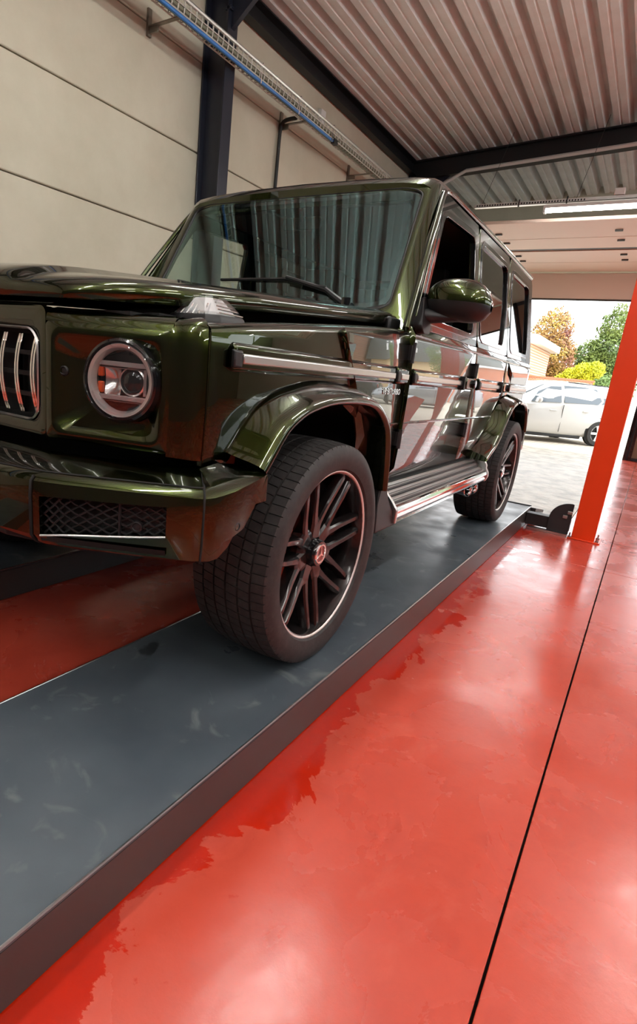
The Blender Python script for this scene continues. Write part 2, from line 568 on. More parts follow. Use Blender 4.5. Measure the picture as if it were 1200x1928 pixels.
tag(MB().box(-4.47, -4.455, BY, FY, 4.60, 4.80).box(-4.47, -4.36, BY, FY, 4.79, 4.805).box(-4.47, -4.36, BY, FY, 4.595, 4.61).build('trim_11', BEAMBLACK), kind='structure')

# ------------------------------------------------------------------ services on wall and ceiling
tray = tag(empty('cable_tray', (-4.12, 0, 3.94)), 'long grey mesh cable tray on wall brackets with a blue cable along its lower edge', 'cable tray')
m = MB()
Y0, Y1 = -1.5, 9.6
m.tube([(0.06, Y0, 0.11), (0.06, Y1, 0.11)], 0.018, 8)
m.build('top_rail', GALV, tray)
MB().tube([(-0.06, Y0, 0.0), (-0.06, Y1, 0.0)], 0.007, 6).tube([(-0.06, Y0, 0.09), (-0.06, Y1, 0.09)], 0.006, 6).tube([(0.05, Y0, 0.0), (0.05, Y1, 0.0)], 0.007, 6).tube([(0.06, Y0, 0.055), (0.06, Y1, 0.055)], 0.006, 6).build('long_wires', TRAY, tray)
m = MB()
y = Y0
while y < Y1:
    m.tube([(-0.06, y, 0.09), (-0.06, y, 0.0), (0.05, y, 0.0), (0.06, y, 0.06), (0.06, y, 0.11)], 0.0065, 5)
    y += 0.075
tag(m.build('cross_wires', TRAY, tray), kind='stuff')
MB().tube([(0.0, Y0, 0.022), (0.0, Y1, 0.022)], 0.034, 8).build('cable_bundle', mat('grey_cables', (0.13, 0.14, 0.10), 0.6), tray)
MB().tube([(0.03, Y0, 0.045), (0.03, Y1, 0.045)], 0.024, 8).build('cable_bundle', mat('olive_cables', (0.20, 0.21, 0.15), 0.6), tray)
MB().tube([(0.045, Y0, -0.022), (0.045, 5.2, -0.022), (0.045, 5.9, -0.016), (0.045, 6.95, -0.02)], 0.016, 8).build('blue_cable', BLUE, tray)
box('cable_end_box', 0.02, 0.075, 6.94, 7.03, -0.05, 0.01, CABLE, tray, bevel=0.006)
for y in (3.3, 5.35, 6.1, 6.9):
    MB().tube([(0.06, y, 0.135), (0.06, y, 0.02), (0.06, y, -0.04)], 0.006, 6).tube([(0.04, y, 0.125), (0.08, y, 0.125)], 0.008, 6).build('clip', CHROME, tray)
for y in (1.2, 4.2, 6.37, 8.2):
    MB().box(-0.379, -0.355, y - 0.022, y + 0.022, -0.08, 0.13).box(-0.36, 0.05, y - 0.018, y + 0.018, -0.012, -0.002).box(-0.36, -0.25, y - 0.008, y + 0.008, -0.06, -0.01).build('bracket', mat('bracket_zinc%d' % int(y * 10), (0.24, 0.22, 0.18), 0.5, 0.5), tray)

cond = tag(MB().tube(smooth([(-4.24, 6.33, 3.97), (-4.38, 6.33, 3.965), (-4.44, 6.33, 3.93), (-4.46, 6.33, 3.84), (-4.46, 6.33, 3.2), (-4.46, 6.33, 1.3)], 5), 0.022, 10).build('conduit_pipe', CABLE), 'black conduit pipe bending from the cable tray down the concrete wall', 'pipe')
jb = tag(box('junction_box', -4.499, -4.44, 7.2, 7.32, 4.25, 4.42, LAMPBODY, bevel=0.006), 'small pale junction box high on the wall above the cable tray', 'junction box')

def fixture(name, x0, x1, y, z, label, tubes=2, wires=True, hood=0.024):
    f = tag(empty(name, ((x0 + x1) / 2, y, z)), label, 'ceiling light', 'fluorescent batten lights')
    h = (x1 - x0) / 2
    box('housing', -h, h, -hood, hood, 0.045, 0.085, LAMPBODY, f, bevel=0.004)
    for s in (-1, 1):
        box('end_cap', s * (h - 0.015) - 0.015, s * (h - 0.015) + 0.015, -0.05, 0.05, -0.005, 0.05, LAMPBODY, f, bevel=0.004)
    for k in range(tubes):
        yy = 0 if tubes == 1 else (-0.035 + 0.07 * k)
        MB().tube([(-h + 0.03, yy, 0.018), (h - 0.03, yy, 0.018)], 0.019, 10).build('tube', TUBE, f)
    for q in ((-0.6, 0.6) if wires else ()):
        MB().tube([(h * q, 0, 0.085), (h * q, 0, 4.90 - z)], 0.002, 5).build('hanging_wire', CABLE, f)
    return f
fixture('batten_light', -1.82, -0.32, 8.9, 3.475, 'lit fluorescent tube hanging on a rail above the open door', tubes=1, wires=False, hood=0.06)
def fixture_y(x, y0, y1, z, label):
    f = fixture('batten_light', -(y1 - y0) / 2, (y1 - y0) / 2, 0, z, label)
    f.location = (x, (y0 + y1) / 2, z)
    f.rotation_euler = (0, 0, math.radians(90))
    return f
for (xx, nm) in ((1.1, 'the joint line'), (4.2, 'the second bay')):
    for i in range(5):
        y0 = -5.0 + i * 2.5
        fixture_y(xx, y0, y0 + 1.5, 3.9, '%s fluorescent batten from the back wall in the row above %s' % (('first', 'second', 'third', 'fourth', 'fifth')[i], nm))
for i in range(4):  # added row of unseen tubes, put in to brighten the left wall
    y0 = -5.4 + i * 2.6
    fixture_y(-1.6, y0, y0 + 1.5, 4.25, '%s added fluorescent batten from the back wall, unseen above the lifted car, brightening the left wall' % ('first', 'second', 'third', 'fourth')[i])
for (x0, w) in ((1.9, 'nearer the pillar'), (5.4, 'farther from the pillar')):
    fixture('batten_light', x0, x0 + 1.5, 9.2, 3.62, 'fluorescent batten above the second doorway, ' + w)
rail = tag(empty('lighting_rail', (0, 8.9, 3.58)), 'galvanised perforated rail carrying the tube light, hung on thin wires', 'rail')
MB().box(-2.75, 0.6, -0.035, 0.035, 0.0, 0.006).box(-2.75, 0.6, -0.035, -0.031, 0.0, 0.045).box(-2.75, 0.6, 0.031, 0.035, 0.0, 0.045).build('channel', GALV, rail)
for x in (-2.15, -1.55):
    MB().tube([(x, -0.037, -0.02), (x, -0.037, 0.07)], 0.01, 6).build('clip', CABLE, rail)
for x in (-2.66, -1.45):
    MB().tube([(x, 0, 0.04), (x + 0.1, 0.6, roof_z(x) - 3.58 - 0.2)], 0.003, 5).build('wire', CABLE, rail)
for k in range(40):
    xx = -2.72 + k * 0.035
    box('slot', xx, xx + 0.018, -0.0365, -0.0352, 0.012, 0.032, DARK, rail)
box('sensor_box', -1.02, -0.9, -0.05, 0.03, 0.05, 0.13, LAMPBODY, rail, bevel=0.01)
cb = tag(MB().tube([(-3.85, 10.25, 4.33), (-3.42, 10.25, 4.53), (-1.0, 10.25, 4.665), (4.0, 10.25, 4.94)], 0.028, 4).build('ceiling_channel', mat('pale_grey_channel', (0.66, 0.65, 0.62), 0.5)), 'pale galvanised channel with a bent end running under the black rafter', 'channel')

# ------------------------------------------------------------------ lift
lift_group = 'car lift parts'
def runway(name, x0, x1, label):
    r = tag(empty(name, ((x0 + x1) / 2, 0, 0)), label, 'lift runway', 'lift runways under the car')
    h = (x1 - x0) / 2
    box('deck_plate', -h, h, -1.8, 5.44, 0.138, 0.15, RUNWAY, r, bevel=0.002, seg=1)
    box('side_beam', -h, -h + 0.02, -1.8, 5.44, 0.004, 0.1375, LIFTSIDE, r)
    box('side_beam', h - 0.02, h, -1.8, 5.44, 0.004, 0.1375, LIFTSIDE, r)
    box('under_tray', -h + 0.021, h - 0.021, -1.8, 5.43, 0.03, 0.05, LIFTBLACK, r)
    for s in (-1, 1):
        MB().tube([(s * (h - 0.001), -1.8, 0.149), (s * (h - 0.001), 5.44, 0.149)], 0.0035, 6).build('worn_edge', SATIN, r)
    # stop plate and drive-on flap
    box('end_plate', -h, h, 5.443, 5.462, 0.06, 0.157, LIFTBLACK, r)
    MB().prism([(5.47, 0.10), (5.47, 0.135), (6.05, 0.03), (6.05, 0.005)], lambda y, z: (-h + 0.01, y, z), lambda y, z: (h + 0.04, y, z)).build('ramp_flap', LIFTSIDE, r)
    return r
runway('lift_runway', -1.33, -0.70, 'slate grey lift runway under the wheels nearest the camera')
runway('lift_runway', -2.86, -2.23, 'dark lift runway under the far wheels of the car')

post = tag(empty('lift_post', (-0.232, 5.26, 0)), 'tall orange steel lift post standing on the red floor', 'lift post')
m = MB().box(-0.083, 0.083, -0.085, -0.079, 0.008, 2.6).box(-0.083, -0.077, -0.079, 0.09, 0.008, 2.6).box(0.077, 0.083, -0.079, 0.09, 0.008, 2.6)
m.build('column', ORANGE, post, bevel=0.003)
box('base_plate', -0.11, 0.13, -0.105, 0.13, 0.0, 0.010, ORANGE, post, bevel=0.002, seg=1)
for (x, y) in ((0.105, -0.07), (0.105, 0.05), (-0.097, -0.09)):
    MB().lathe([(0.010, 0.0), (0.010, 0.014), (0.022, 0.014), (0.022, 0.006), (0.05, 0.006), (0.05, 0.0)], 'z', 8, (x, y, 0)).build('anchor_bolt', BOLT, post, angle=25)
cbm = tag(empty('lift_crossbeam', (-0.5, 5.25, 0)), 'black lift crossbeam with rounded end plate joining runway and orange post', 'crossbeam')
MB().box(-0.195, 0.15, -0.03, 0.07, 0.03, 0.132).build('beam', LIFTBLACK, cbm, bevel=0.004)
disc = [(0.153, 0.02), (0.153, 0.275)]
for k in range(11):
    a = math.radians(90 + 9 * k)
    disc.append((0.14 + 0.155 * math.cos(a), 0.135 + 0.145 * math.sin(a)))
disc += [(-0.015, 0.02)]
MB().prism(disc, lambda x, z: (x, -0.05, z), lambda x, z: (x, -0.032, z)).build('end_plate', LIFTBLACK, cbm, bevel=0.002, seg=1)
for (x, z) in ((0.105, 0.165), (0.135, 0.205)):
    MB().box(x - 0.018, x + 0.018, -0.066, -0.051, z - 0.014, z + 0.014).build('bolt_head', BOLT, cbm, bevel=0.004)
box('foot_strip', -0.17, 0.15, -0.07, 0.0, 0.001, 0.02, SATIN, cbm)

# ================================================================== OUTSIDE
def paving_mat():
    m = mat('yard_paving', S((206, 196, 180)), 0.75)
    nt = m.node_tree
    b = nt.nodes['Principled BSDF']
    ge = nt.nodes.new('ShaderNodeNewGeometry')
    br = nt.nodes.new('ShaderNodeTexBrick')
    br.inputs['Scale'].default_value = 2.2
    br.inputs['Color1'].default_value = (*S((216, 206, 188)), 1)
    br.inputs['Color2'].default_value = (*S((188, 176, 160)), 1)
    br.inputs['Mortar'].default_value = (*S((150, 138, 122)), 1)
    br.inputs['Mortar Size'].default_value = 0.02
    nt.links.new(ge.outputs['Position'], br.inputs['Vector'])
    nt.links.new(br.outputs['Color'], b.inputs['Base Color'])
    return m
tag(box('ground_yard', -40, 60, FY + 0.1, 90, -0.25, -0.012, paving_mat()), kind='structure')

def brick_mat(name, c1, c2, mo):
    m = mat(name, c1, 0.8)
    nt = m.node_tree
    b = nt.nodes['Principled BSDF']
    tc = nt.nodes.new('ShaderNodeTexCoord')
    mp = nt.nodes.new('ShaderNodeMapping')
    mp.inputs['Rotation'].default_value = (math.radians(90), 0, 0)
    br = nt.nodes.new('ShaderNodeTexBrick')
    br.inputs['Scale'].default_value = 4.0
    for k, c in (('Color1', c1), ('Color2', c2), ('Mortar', mo)):
        br.inputs[k].default_value = (*c, 1)
    nt.links.new(tc.outputs['Object'], mp.inputs['Vector'])
    nt.links.new(mp.outputs[0], br.inputs['Vector'])
    nt.links.new(br.outputs['Color'], b.inputs['Base Color'])
    return m
BRICK = brick_mat('red_brick', S((196, 108, 76)), S((176, 90, 62)), S((190, 170, 150)))
BRICK2 = brick_mat('orange_brick', S((214, 150, 110)), S((204, 134, 96)), S((214, 196, 176)))
WHITEP = mat('white_paint', (0.80, 0.80, 0.78), 0.5)
ROOFT = mat('grey_roof_tile', S((92, 96, 94)), 0.7, bump=(14, 0.4, 0.05))
CREAM = mat('cream_render', S((226, 200, 158)), 0.8)
BARK = mat('bark', (0.09, 0.06, 0.04), 0.9, bump=(20, 0.5, 0.03))
WINGLASS = mat('house_glass', (0.10, 0.13, 0.16), 0.08, coat=0.3)

def windows_on(parent, xs, zs_, y, w, h):
    for x in xs:
        for z in zs_:
            f = MB()
            for (a, b, c, d) in ((x, x + w, z, z + 0.06), (x, x + w, z + h - 0.06, z + h), (x, x + 0.06, z, z + h), (x + w - 0.06, x + w, z, z + h), (x + w / 2 - 0.025, x + w / 2 + 0.025, z, z + h)):
                f.box(a, b, y - 0.05, y + 0.02, c, d)
            o = f.build('window', WHITEP, parent)
            box('pane', x + 0.05, x + w - 0.05, y - 0.02, y + 0.0, z + 0.05, z + h - 0.05, WINGLASS, o)

b1 = tag(empty('brick_building', (-12.2, 30.0, 0)), 'orange brick building with a projecting white flat roof edge left of the trees', 'building')
box('wall', 0, 6.75, 0, 6, 0, 3.35, BRICK2, b1)
box('roof_edge', -0.3, 7.15, -0.9, 6.5, 3.36, 3.72, WHITEP, b1, bevel=0.03)
windows_on(b1, (1.0, 3.2), (1.0,), 0, 1.3, 1.3)

gw = tag(empty('garden_wall', (-3.85, 30.5, 0)), 'low red brick garden wall between the white car and the trees', 'wall')
box('wall', -6, 1.3, 0, 0.3, 0, 1.85, BRICK, gw)
box('coping', -6.05, 1.35, -0.04, 0.34, 1.85, 1.93, mat('red_coping', S((206, 100, 72)), 0.7), gw)

h1 = tag(empty('grey_roof_house', (9.5, 44.0, 0)), 'cream house with steep grey roof and skylights mirrored in the car door', 'house')
box('wall', 0, 8.5, 0, 8, 0, 3.4, CREAM, h1)
MB().prism([(-0.4, 3.4), (8.4, 3.4), (7.2, 8.2), (1.6, 8.2)], lambda y, z: (-0.3, y, z), lambda y, z: (8.8, y, z)).build('roof', ROOFT, h1)
for x in (1.6, 4.6):
    for z in (4.3, 6.2):
        yb = -0.4 + (z - 3.4) * 0.417
        MB().box(x, x + 1.5, -0.08, 0.06, 0, 1.0, Matrix.Translation((0, yb, z)) @ Matrix.Rotation(math.radians(-22.6), 4, 'X')).build('skylight', WHITEP, h1)
windows_on(h1, (1.2, 5.2), (1.0,), 0, 1.6, 1.4)
h2 = tag(empty('red_brick_house', (18.6, 40.0, 0)), 'tall red brick gable house mirrored in the car door', 'house')
box('wall', 0, 6, 0, 8, 0, 6.5, BRICK, h2)
MB().prism([(-0.3, 6.5), (6.3, 6.5), (3, 9.3)], lambda x, z: (x, -0.3, z), lambda x, z: (x, 8.3, z)).build('roof', ROOFT, h2)
windows_on(h2, (0.8, 3.6), (1.0, 4.0), 0, 1.4, 1.5)
h3 = tag(empty('low_brick_garage', (2.2, 34.0, 0)), 'low red brick garage mirrored in the rear door of the car', 'garage')
box('wall', 0, 4.6, 0, 5, 0, 2.7, BRICK, h3)
box('roof_edge', -0.2, 4.8, -0.2, 5.2, 2.71, 2.95, WHITEP, h3, bevel=0.02)
box('garage_door', 0.5, 2.9, -0.03, 0.02, 0.0, 2.2, mat('grey_garage_door', (0.35, 0.36, 0.36), 0.5), h3)

def leaf_mat(name, c1, c2):
    m = mat(name, c1, 0.6, noise=(0.9, c2, 0.38, 0.62))
    m.node_tree.nodes['Principled BSDF'].inputs['Subsurface Weight'].default_value = 0.0
    return m
def tree(name, loc, crown, n, lm, label, cat='tree', trunk_h=1.6, leaf=0.075, group=None, k=1.0):
    loc = (loc[0] * k, loc[1] * k, 0)
    crown = [(c[0] * k, c[1] * k, (c[2] - 1.14) * k + 1.14, c[3] * k) for c in crown]
    leaf *= k
    t = tag(empty(name, loc), label, cat, group)
    rnd = random.Random(sum(map(ord, label)))
    m = MB()
    top = max(c[2] for c in crown)
    m.tube([(0, 0, 0), (0.04, 0.0, trunk_h * 0.5), (0, 0, trunk_h), (0.05, 0, top)], [0.16, 0.13, 0.11, 0.03], 8)
    for c in crown:
        m.tube([(0, 0, trunk_h * 0.8), (c[0] * 0.5, c[1] * 0.5, (trunk_h + c[2]) / 2), (c[0], c[1], c[2])], [0.07, 0.045, 0.015], 6)
    m.build('trunk', BARK, t)
    v = []; f = []
    vol = [c[3] ** 3 for c in crown]
    for i in range(n):
        c = rnd.choices(crown, vol)[0]
        while True:
            p = Vector((rnd.uniform(-1, 1), rnd.uniform(-1, 1), rnd.uniform(-1, 1)))
            if 0.25 < p.length < 1: break
        p = p.normalized() * (p.length ** 0.6) * rnd.uniform(0.85, 1.12)
        q = Vector((c[0] + p.x * c[3], c[1] + p.y * c[3], c[2] + p.z * c[3] * (c[4] if len(c) > 4 else 1)))
        a = Vector((rnd.gauss(0, 1), rnd.gauss(0, 1), rnd.gauss(0, 1))).normalized()
        b = a.orthogonal().normalized()
        s = leaf * rnd.uniform(0.6, 1.3)
        k = len(v)
        v += [q - a * s, q + b * s * 0.5, q + a * s, q - b * s * 0.5]
        f.append((k, k + 1, k + 2, k + 3))
    tag(data('foliage', v, f, lm, t, fix=False, angle=None), kind='stuff')
    return t
AUT = leaf_mat('autumn_leaves', S((124, 72, 66)), S((172, 146, 62)))
GRN = leaf_mat('green_leaves', S((112, 124, 54)), S((66, 86, 38)))
YEL = leaf_mat('yellow_leaves', S((196, 186, 24)), S((160, 168, 34)))
DGR = leaf_mat('dark_green_leaves', S((74, 100, 50)), S((112, 136, 66)))
tree('autumn_tree', (-5.1, 33, 0), [(0, 0, 3.1, 1.3), (-0.8, 0, 2.4, 1.0), (0.8, 0.1, 2.7, 1.0), (0, 0, 4.2, 1.0), (0.3, 0.1, 1.6, 1.1), (0.1, 0, 4.9, 0.55)], 15000, AUT, 'reddish autumn tree with yellow top beyond the white car', k=1.25)
tree('green_tree', (-2.6, 32.5, 0), [(0, 0, 2.4, 1.1), (0.4, 0, 3.4, 1.0), (0.3, 0, 4.5, 0.75), (-0.5, 0, 3.2, 0.7), (0.8, 0, 2.0, 1.0), (0.35, 0, 5.2, 0.4)], 15000, GRN, 'tall pale green tree beside the orange post', k=1.12)
tree('yellow_shrub', (-3.6, 31.6, 0), [(0, 0, 1.95, 0.5), (0.5, 0, 2.25, 0.5), (-0.45, 0, 1.8, 0.35), (0.95, 0, 2.45, 0.4), (0.6, 0, 1.8, 0.4)], 7000, YEL, 'bright yellow shrub showing over the low brick wall', 'shrub', 1.0, 0.06)
tree('dark_shrub', (-2.55, 31.2, 0), [(0, 0, 1.5, 0.9), (0.6, 0, 1.2, 0.8)], 5000, DGR, 'dark green shrub at the foot of the green tree', 'shrub', 0.8, 0.07, k=1.08)
tree('yard_tree', (9.6, 38, 0), [(0, 0, 3.2, 1.4), (0.6, 0, 4.3, 1.1), (-0.7, 0, 2.8, 1.1)], 8000, DGR, 'dark green tree mirrored in the rear door of the car')

# parked hatchbacks -------------------------------------------------------
def hatchback(name, loc, rz, paint, label):
    """car frame: x forward, y to its left, z up; rear axle at x = 0"""
    c = tag(empty(name, loc, rz=rz), label, 'car', 'cars parked in the yard')
    # cross-section stations: x, half width at sill, belt z, half width belt, z low
    st = [(-0.78, 0.62, 0.80, 0.60, 0.42), (-0.70, 0.78, 0.98, 0.74, 0.28), (-0.45, 0.86, 1.02, 0.83, 0.22), (0.0, 0.88, 1.00, 0.86, 0.20), (0.9, 0.89, 0.96, 0.87, 0.19), (1.9, 0.88, 0.91, 0.86, 0.19), (2.4, 0.87, 0.89, 0.82, 0.20), (2.9, 0.85, 0.82, 0.74, 0.22), (3.25, 0.78, 0.72, 0.62, 0.25), (3.42, 0.60, 0.58, 0.46, 0.34)]
    R = []
    for (x, ws, zb, wb, zl) in st:
        half = [(ws * 0.90, zl), (ws, zl + 0.10), (ws + 0.015, (zl + zb) * 0.5), (ws, zb - 0.16), (wb, zb - 0.02), (wb * 0.80, zb + 0.02), (wb * 0.4, zb + 0.04)]
        R.append([Vector((x, y, z)) for y, z in half] + [Vector((x, -y, z)) for y, z in reversed(half)])
    MB().rings(R).build('body', paint, c, angle=50)
    # cabin
    st = [(-0.66, 0.60, 1.02, 0.50, 1.12), (-0.52, 0.74, 1.00, 0.58, 1.36), (-0.30, 0.80, 1.00, 0.62, 1.44), (0.3, 0.84, 0.98, 0.64, 1.48), (1.0, 0.84, 0.95, 0.63, 1.47), (1.45, 0.83, 0.93, 0.60, 1.41), (1.95, 0.82, 0.91, 0.62, 1.14), (2.32, 0.78, 0.89, 0.66, 0.95)]
    R = []
    for (x, wb, zb, wt, zt) in st:
        half = [(wb, zb - 0.05), (lerp(wb, wt, 0.45), lerp(zb, zt, 0.55)), (wt, zt - 0.03), (wt * 0.85, zt), (wt * 0.4, zt + 0.02)]
        R.append([Vector((x, y, z)) for y, z in half] + [Vector((x, -y, z)) for y, z in reversed(half)])
    MB().rings(R).build('cabin', paint, c, angle=50)
    def ysurf(x, z):
        wb = interp(x, [(q[0], q[1]) for q in st]); zb = interp(x, [(q[0], q[2]) for q in st]); wt = interp(x, [(q[0], q[3]) for q in st]); zt = interp(x, [(q[0], q[4]) for q in st])
        t = (z - zb) / max(0.05, zt - zb)
        return lerp(wb, wt, max(0, min(1, t))) + 0.004
    for s in (-1, 1):
        for nm, poly in (('window', [(1.86, 0.95), (1.10, 0.98), (1.10, 1.36), (1.36, 1.34), (1.66, 1.20)]), ('window', [(1.02, 0.985), (0.12, 1.01), (0.02, 1.10), (0.16, 1.36), (0.5, 1.39), (1.02, 1.385)]), ('window', [(0.02, 1.02), (-0.32, 1.08), (-0.36, 1.22), (0.06, 1.32), (-0.06, 1.10)])):
            MB().prism(poly, lambda x, z: (x, s * (ysurf(x, z) - 0.03), z), lambda x, z: (x, s * (ysurf(x, z) + 0.006), z)).build(nm, WINGLASS, c)
        # wheel, arch
        for wx in (0.0, 2.6):
            w = MB().lathe([(-0.10, 0.19), (-0.10, 0.29), (-0.07, 0.315), (0.07, 0.315), (0.10, 0.29), (0.10, 0.19)], 'y', 28, (wx, s * 0.81, 0.315), loop=True).build('wheel', RUBBER, c)
            m = MB().lathe([(0.085, 0.19), (0.10, 0.205), (0.10, 0.19), (0.06, 0.185)], 'y', 28, (wx, s * 0.81, 0.315), loop=True)
            for k in range(5):
                a = k * 2 * math.pi / 5
                m.box(0.03, 0.19, 0.07, 0.10, -0.028, 0.028, Matrix.Translation((wx, s * 0.81 - (0.17 if s < 0 else 0), 0.315)) @ Matrix.Rotation(a, 4, 'Y'))
            m.lathe([(0.06, 0.0), (0.10, 0.0), (0.10, 0.05), (0.06, 0.06)], 'y', 16, (wx, s * 0.81 - (0.16 if s < 0 else 0), 0.315))
            m.build('rim', SATIN, w)
            arch = MB().lathe([(-0.02, 0.34), (0.0, 0.36), (0.005, 0.36), (0.005, 0.0), (-0.02, 0.0)], 'y', 28, (wx, s * 0.885, 0.34))
            arch.build('wheel_well', DARK, c)
        box('door_handle', 0.35, 0.53, s * 0.895 - 0.012, s * 0.895 + 0.012, 0.80, 0.825, paint, c, bevel=0.005)
        box('door_handle', 1.22, 1.40, s * 0.885 - 0.012, s * 0.885 + 0.012, 0.77, 0.795, paint, c, bevel=0.005)
        box('door_seam', 1.058, 1.066, s * 0.897 - 0.010, s * 0.897 + 0.003, 0.28, 0.93, DARK, c)
        box('sill', 0.4, 2.2, s * 0.80 - 0.03, s * 0.80 + 0.03, 0.14, 0.22, BLACK, c, bevel=0.02)
        m = MB().lathe([(-0.07, 0.0), (-0.06, 0.05), (0.0, 0.075), (0.05, 0.06), (0.06, 0.0)], 'x', 14, (1.78, s * 0.98, 1.0))
        m.box(1.76, 1.80, min(s * 0.84, s * 0.95), max(s * 0.84, s * 0.95), 0.95, 0.98)
        m.build('mirror', paint, c)
        MB().tube([(0.9, s * 0.60, 1.475), (-0.25, s * 0.60, 1.455)], 0.014, 6).build('roof_rail', BLACK, c)
        box('tail_lamp', -0.74, -0.52, s * 0.70 - 0.05, s * 0.70 + 0.05, 0.74, 0.95, mat('tail_red_' + name + str(s), (0.5, 0.02, 0.02), 0.2, coat=1.0), c, bevel=0.02)
        MB().lathe([(0, 0.0), (0.02, 0.10), (0.0, 0.12)], 'x', 16, (3.2, s * 0.62, 0.62)).build('head_lamp', LAMPWHITE, c)
    MB().prism([(1.98, 0.60), (1.50, 0.56), (1.50, -0.56), (1.98, -0.60)], lambda x, y: (x, y, 1.40 - (x - 1.45) * 0.52 - 0.03), lambda x, y: (x, y, 1.40 - (x - 1.45) * 0.52 + 0.012)).build('windscreen', WINGLASS, c)
    box('number_plate', 3.40, 3.43, -0.26, 0.26, 0.40, 0.51, WHITEP, c)
    return c
WHITECAR = mat('white_car_paint', (0.62, 0.62, 0.61), 0.3, coat=0.8)
SILVERCAR = mat('silver_car_paint', (0.42, 0.44, 0.47), 0.3, 0.6, coat=0.8)
DARKCAR = mat('dark_car_paint', (0.02, 0.022, 0.028), 0.25, coat=1.0)
a = math.radians(180 + 40)
hatchback('parked_hatchback', (-1.03 - 0.81 * math.sin(math.radians(40)) * 1.0 + 0.0, 16.3 + 0.81 * math.cos(math.radians(40)), -0.012), a, WHITECAR, 'white hatchback parked outside the open garage door')
hatchback('parked_hatchback', (4.6, 23.0, -0.012), math.radians(-25), SILVERCAR, 'silver hatchback parked in the yard, mirrored in the car doors')
hatchback('parked_hatchback', (9.0, 23.5, -0.012), math.radians(-15), DARKCAR, 'dark hatchback parked beside the silver one, mirrored in the car door')

# ================================================================== THE GREEN OFF-ROADER
# local frame: x sideways (+x is the side towards the camera), y backwards, z up; front axle at y = 0
AX_R = 2.857
suv = tag(empty('off_road_car', (-1.775, 1.633, 0.15)), 'dark green metallic boxy off-road car standing on the lift runways', 'car')

def sx(z):
    if z <= 1.17: return 0.877 - 0.10 * (z - 0.93) ** 2
    return 0.877 - 0.10 * 0.24 ** 2 - 0.163 * (z - 1.17)

def side_panel(name, outline, m, parent=suv, s=1, off=0.0, solid=0.018, bevel=0.004, zcuts=None, xf=sx, angle=25):
    bm = bmesh.new()
    vs = [bm.verts.new((0, y, z)) for y, z in outline]
    bm.faces.new(vs)
    bmesh.ops.triangulate(bm, faces=bm.faces[:])
    z0 = min(z for _, z in outline); z1 = max(z for _, z in outline)
    n = max(1, int((z1 - z0) / 0.05))
    for k in range(1, n):
        zc = z0 + (z1 - z0) * k / n
        bmesh.ops.bisect_plane(bm, geom=bm.verts[:] + bm.edges[:] + bm.faces[:], plane_co=(0, 0, zc), plane_no=(0, 0, 1), dist=1e-5)
    for v in bm.verts:
        v.co.x = s * (xf(v.co.z) + off)
    bmesh.ops.recalc_face_normals(bm, faces=bm.faces[:])
    bm.normal_update()
    f = sum((fc.normal.x * fc.calc_area() for fc in bm.faces))
    if f * s < 0:
        bmesh.ops.reverse_faces(bm, faces=bm.faces[:])
    me = bpy.data.meshes.new(name)
    bm.to_mesh(me)
    bm.free()
    return finish(link(name, me, m, parent), angle=angle, solid=solid, bevel=bevel)

def side_ring(name, outer, inner, m, parent=suv, s=1, off=0.0, depth=0.03, bevel=0.004):
    """frame between two loops of equal length"""
    n = len(outer)
    def P(q, d): return (s * (sx(q[1]) + off - d), q[0], q[1])
    R = [[P(q, depth) for q in outer], [P(q, 0) for q in outer], [P(q, 0) for q in inner], [P(q, depth) for q in inner]]
    return MB().rings(R, closed=True, cap=False, loop=True).build(name, m, parent, bevel=bevel, angle=30)

def resample(pts, n):
    P = [Vector((p[0], p[1], 0)) for p in pts]
    P.append(P[0])
    L = [0]
    for a, b in zip(P, P[1:]): L.append(L[-1] + (b - a).length)
    out = []
    for k in range(n):
        t = L[-1] * k / n
        for i in range(len(P) - 1):
            if L[i + 1] >= t:
                q = P[i].lerp(P[i + 1], (t - L[i]) / max(1e-9, L[i + 1] - L[i]))
                out.append((q.x, q.y)); break
    return out
def round_poly(pts, r, n=5):
    out = []
    m = len(pts)
    for i in range(m):
        p0, p, p1 = Vector(pts[i - 1]), Vector(pts[i]), Vector(pts[(i + 1) % m])
        a = (p0 - p); b = (p1 - p)
        rr = min(r, a.length * 0.45, b.length * 0.45)
        A = p + a.normalized() * rr; B = p + b.normalized() * rr
        for k in range(n + 1):
            t = k / n
            out.append(tuple((1 - t) ** 2 * A + 2 * t * (1 - t) * p + t * t * B))
    return out
def grow(pts, d):
    """offset a counter-clockwise or clockwise loop outwards"""
    c = Vector((sum(p[0] for p in pts) / len(pts), sum(p[1] for p in pts) / len(pts)))
    out = []
    m = len(pts)
    for i in range(m):
        t = (Vector(pts[(i + 1) % m]) - Vector(pts[i - 1])).normalized()
        nrm = Vector((t.y, -t.x))
        if nrm.dot(Vector(pts[i]) - c) < 0: nrm = -nrm
        out.append(tuple(Vector(pts[i]) + nrm * d))
    return out

# ---- arches
FA = [(-0.437, 0.722), (-0.422, 0.737), (-0.398, 0.765), (-0.344, 0.825), (-0.285, 0.860), (-0.215, 0.884), (-0.07, 0.906), (0.124, 0.906), (0.235, 0.890), (0.315, 0.855), (0.375, 0.805), (0.405, 0.745), (0.428, 0.66), (0.445, 0.56)]
RA = [(2.10, 0.548), (2.17, 0.578), (2.27, 0.615), (2.375, 0.685), (2.455, 0.765), (2.535, 0.835), (2.62, 0.880), (2.76, 0.903), (2.95, 0.903), (3.07, 0.885), (3.15, 0.845), (3.21, 0.785), (3.25, 0.72), (3.265, 0.68)]

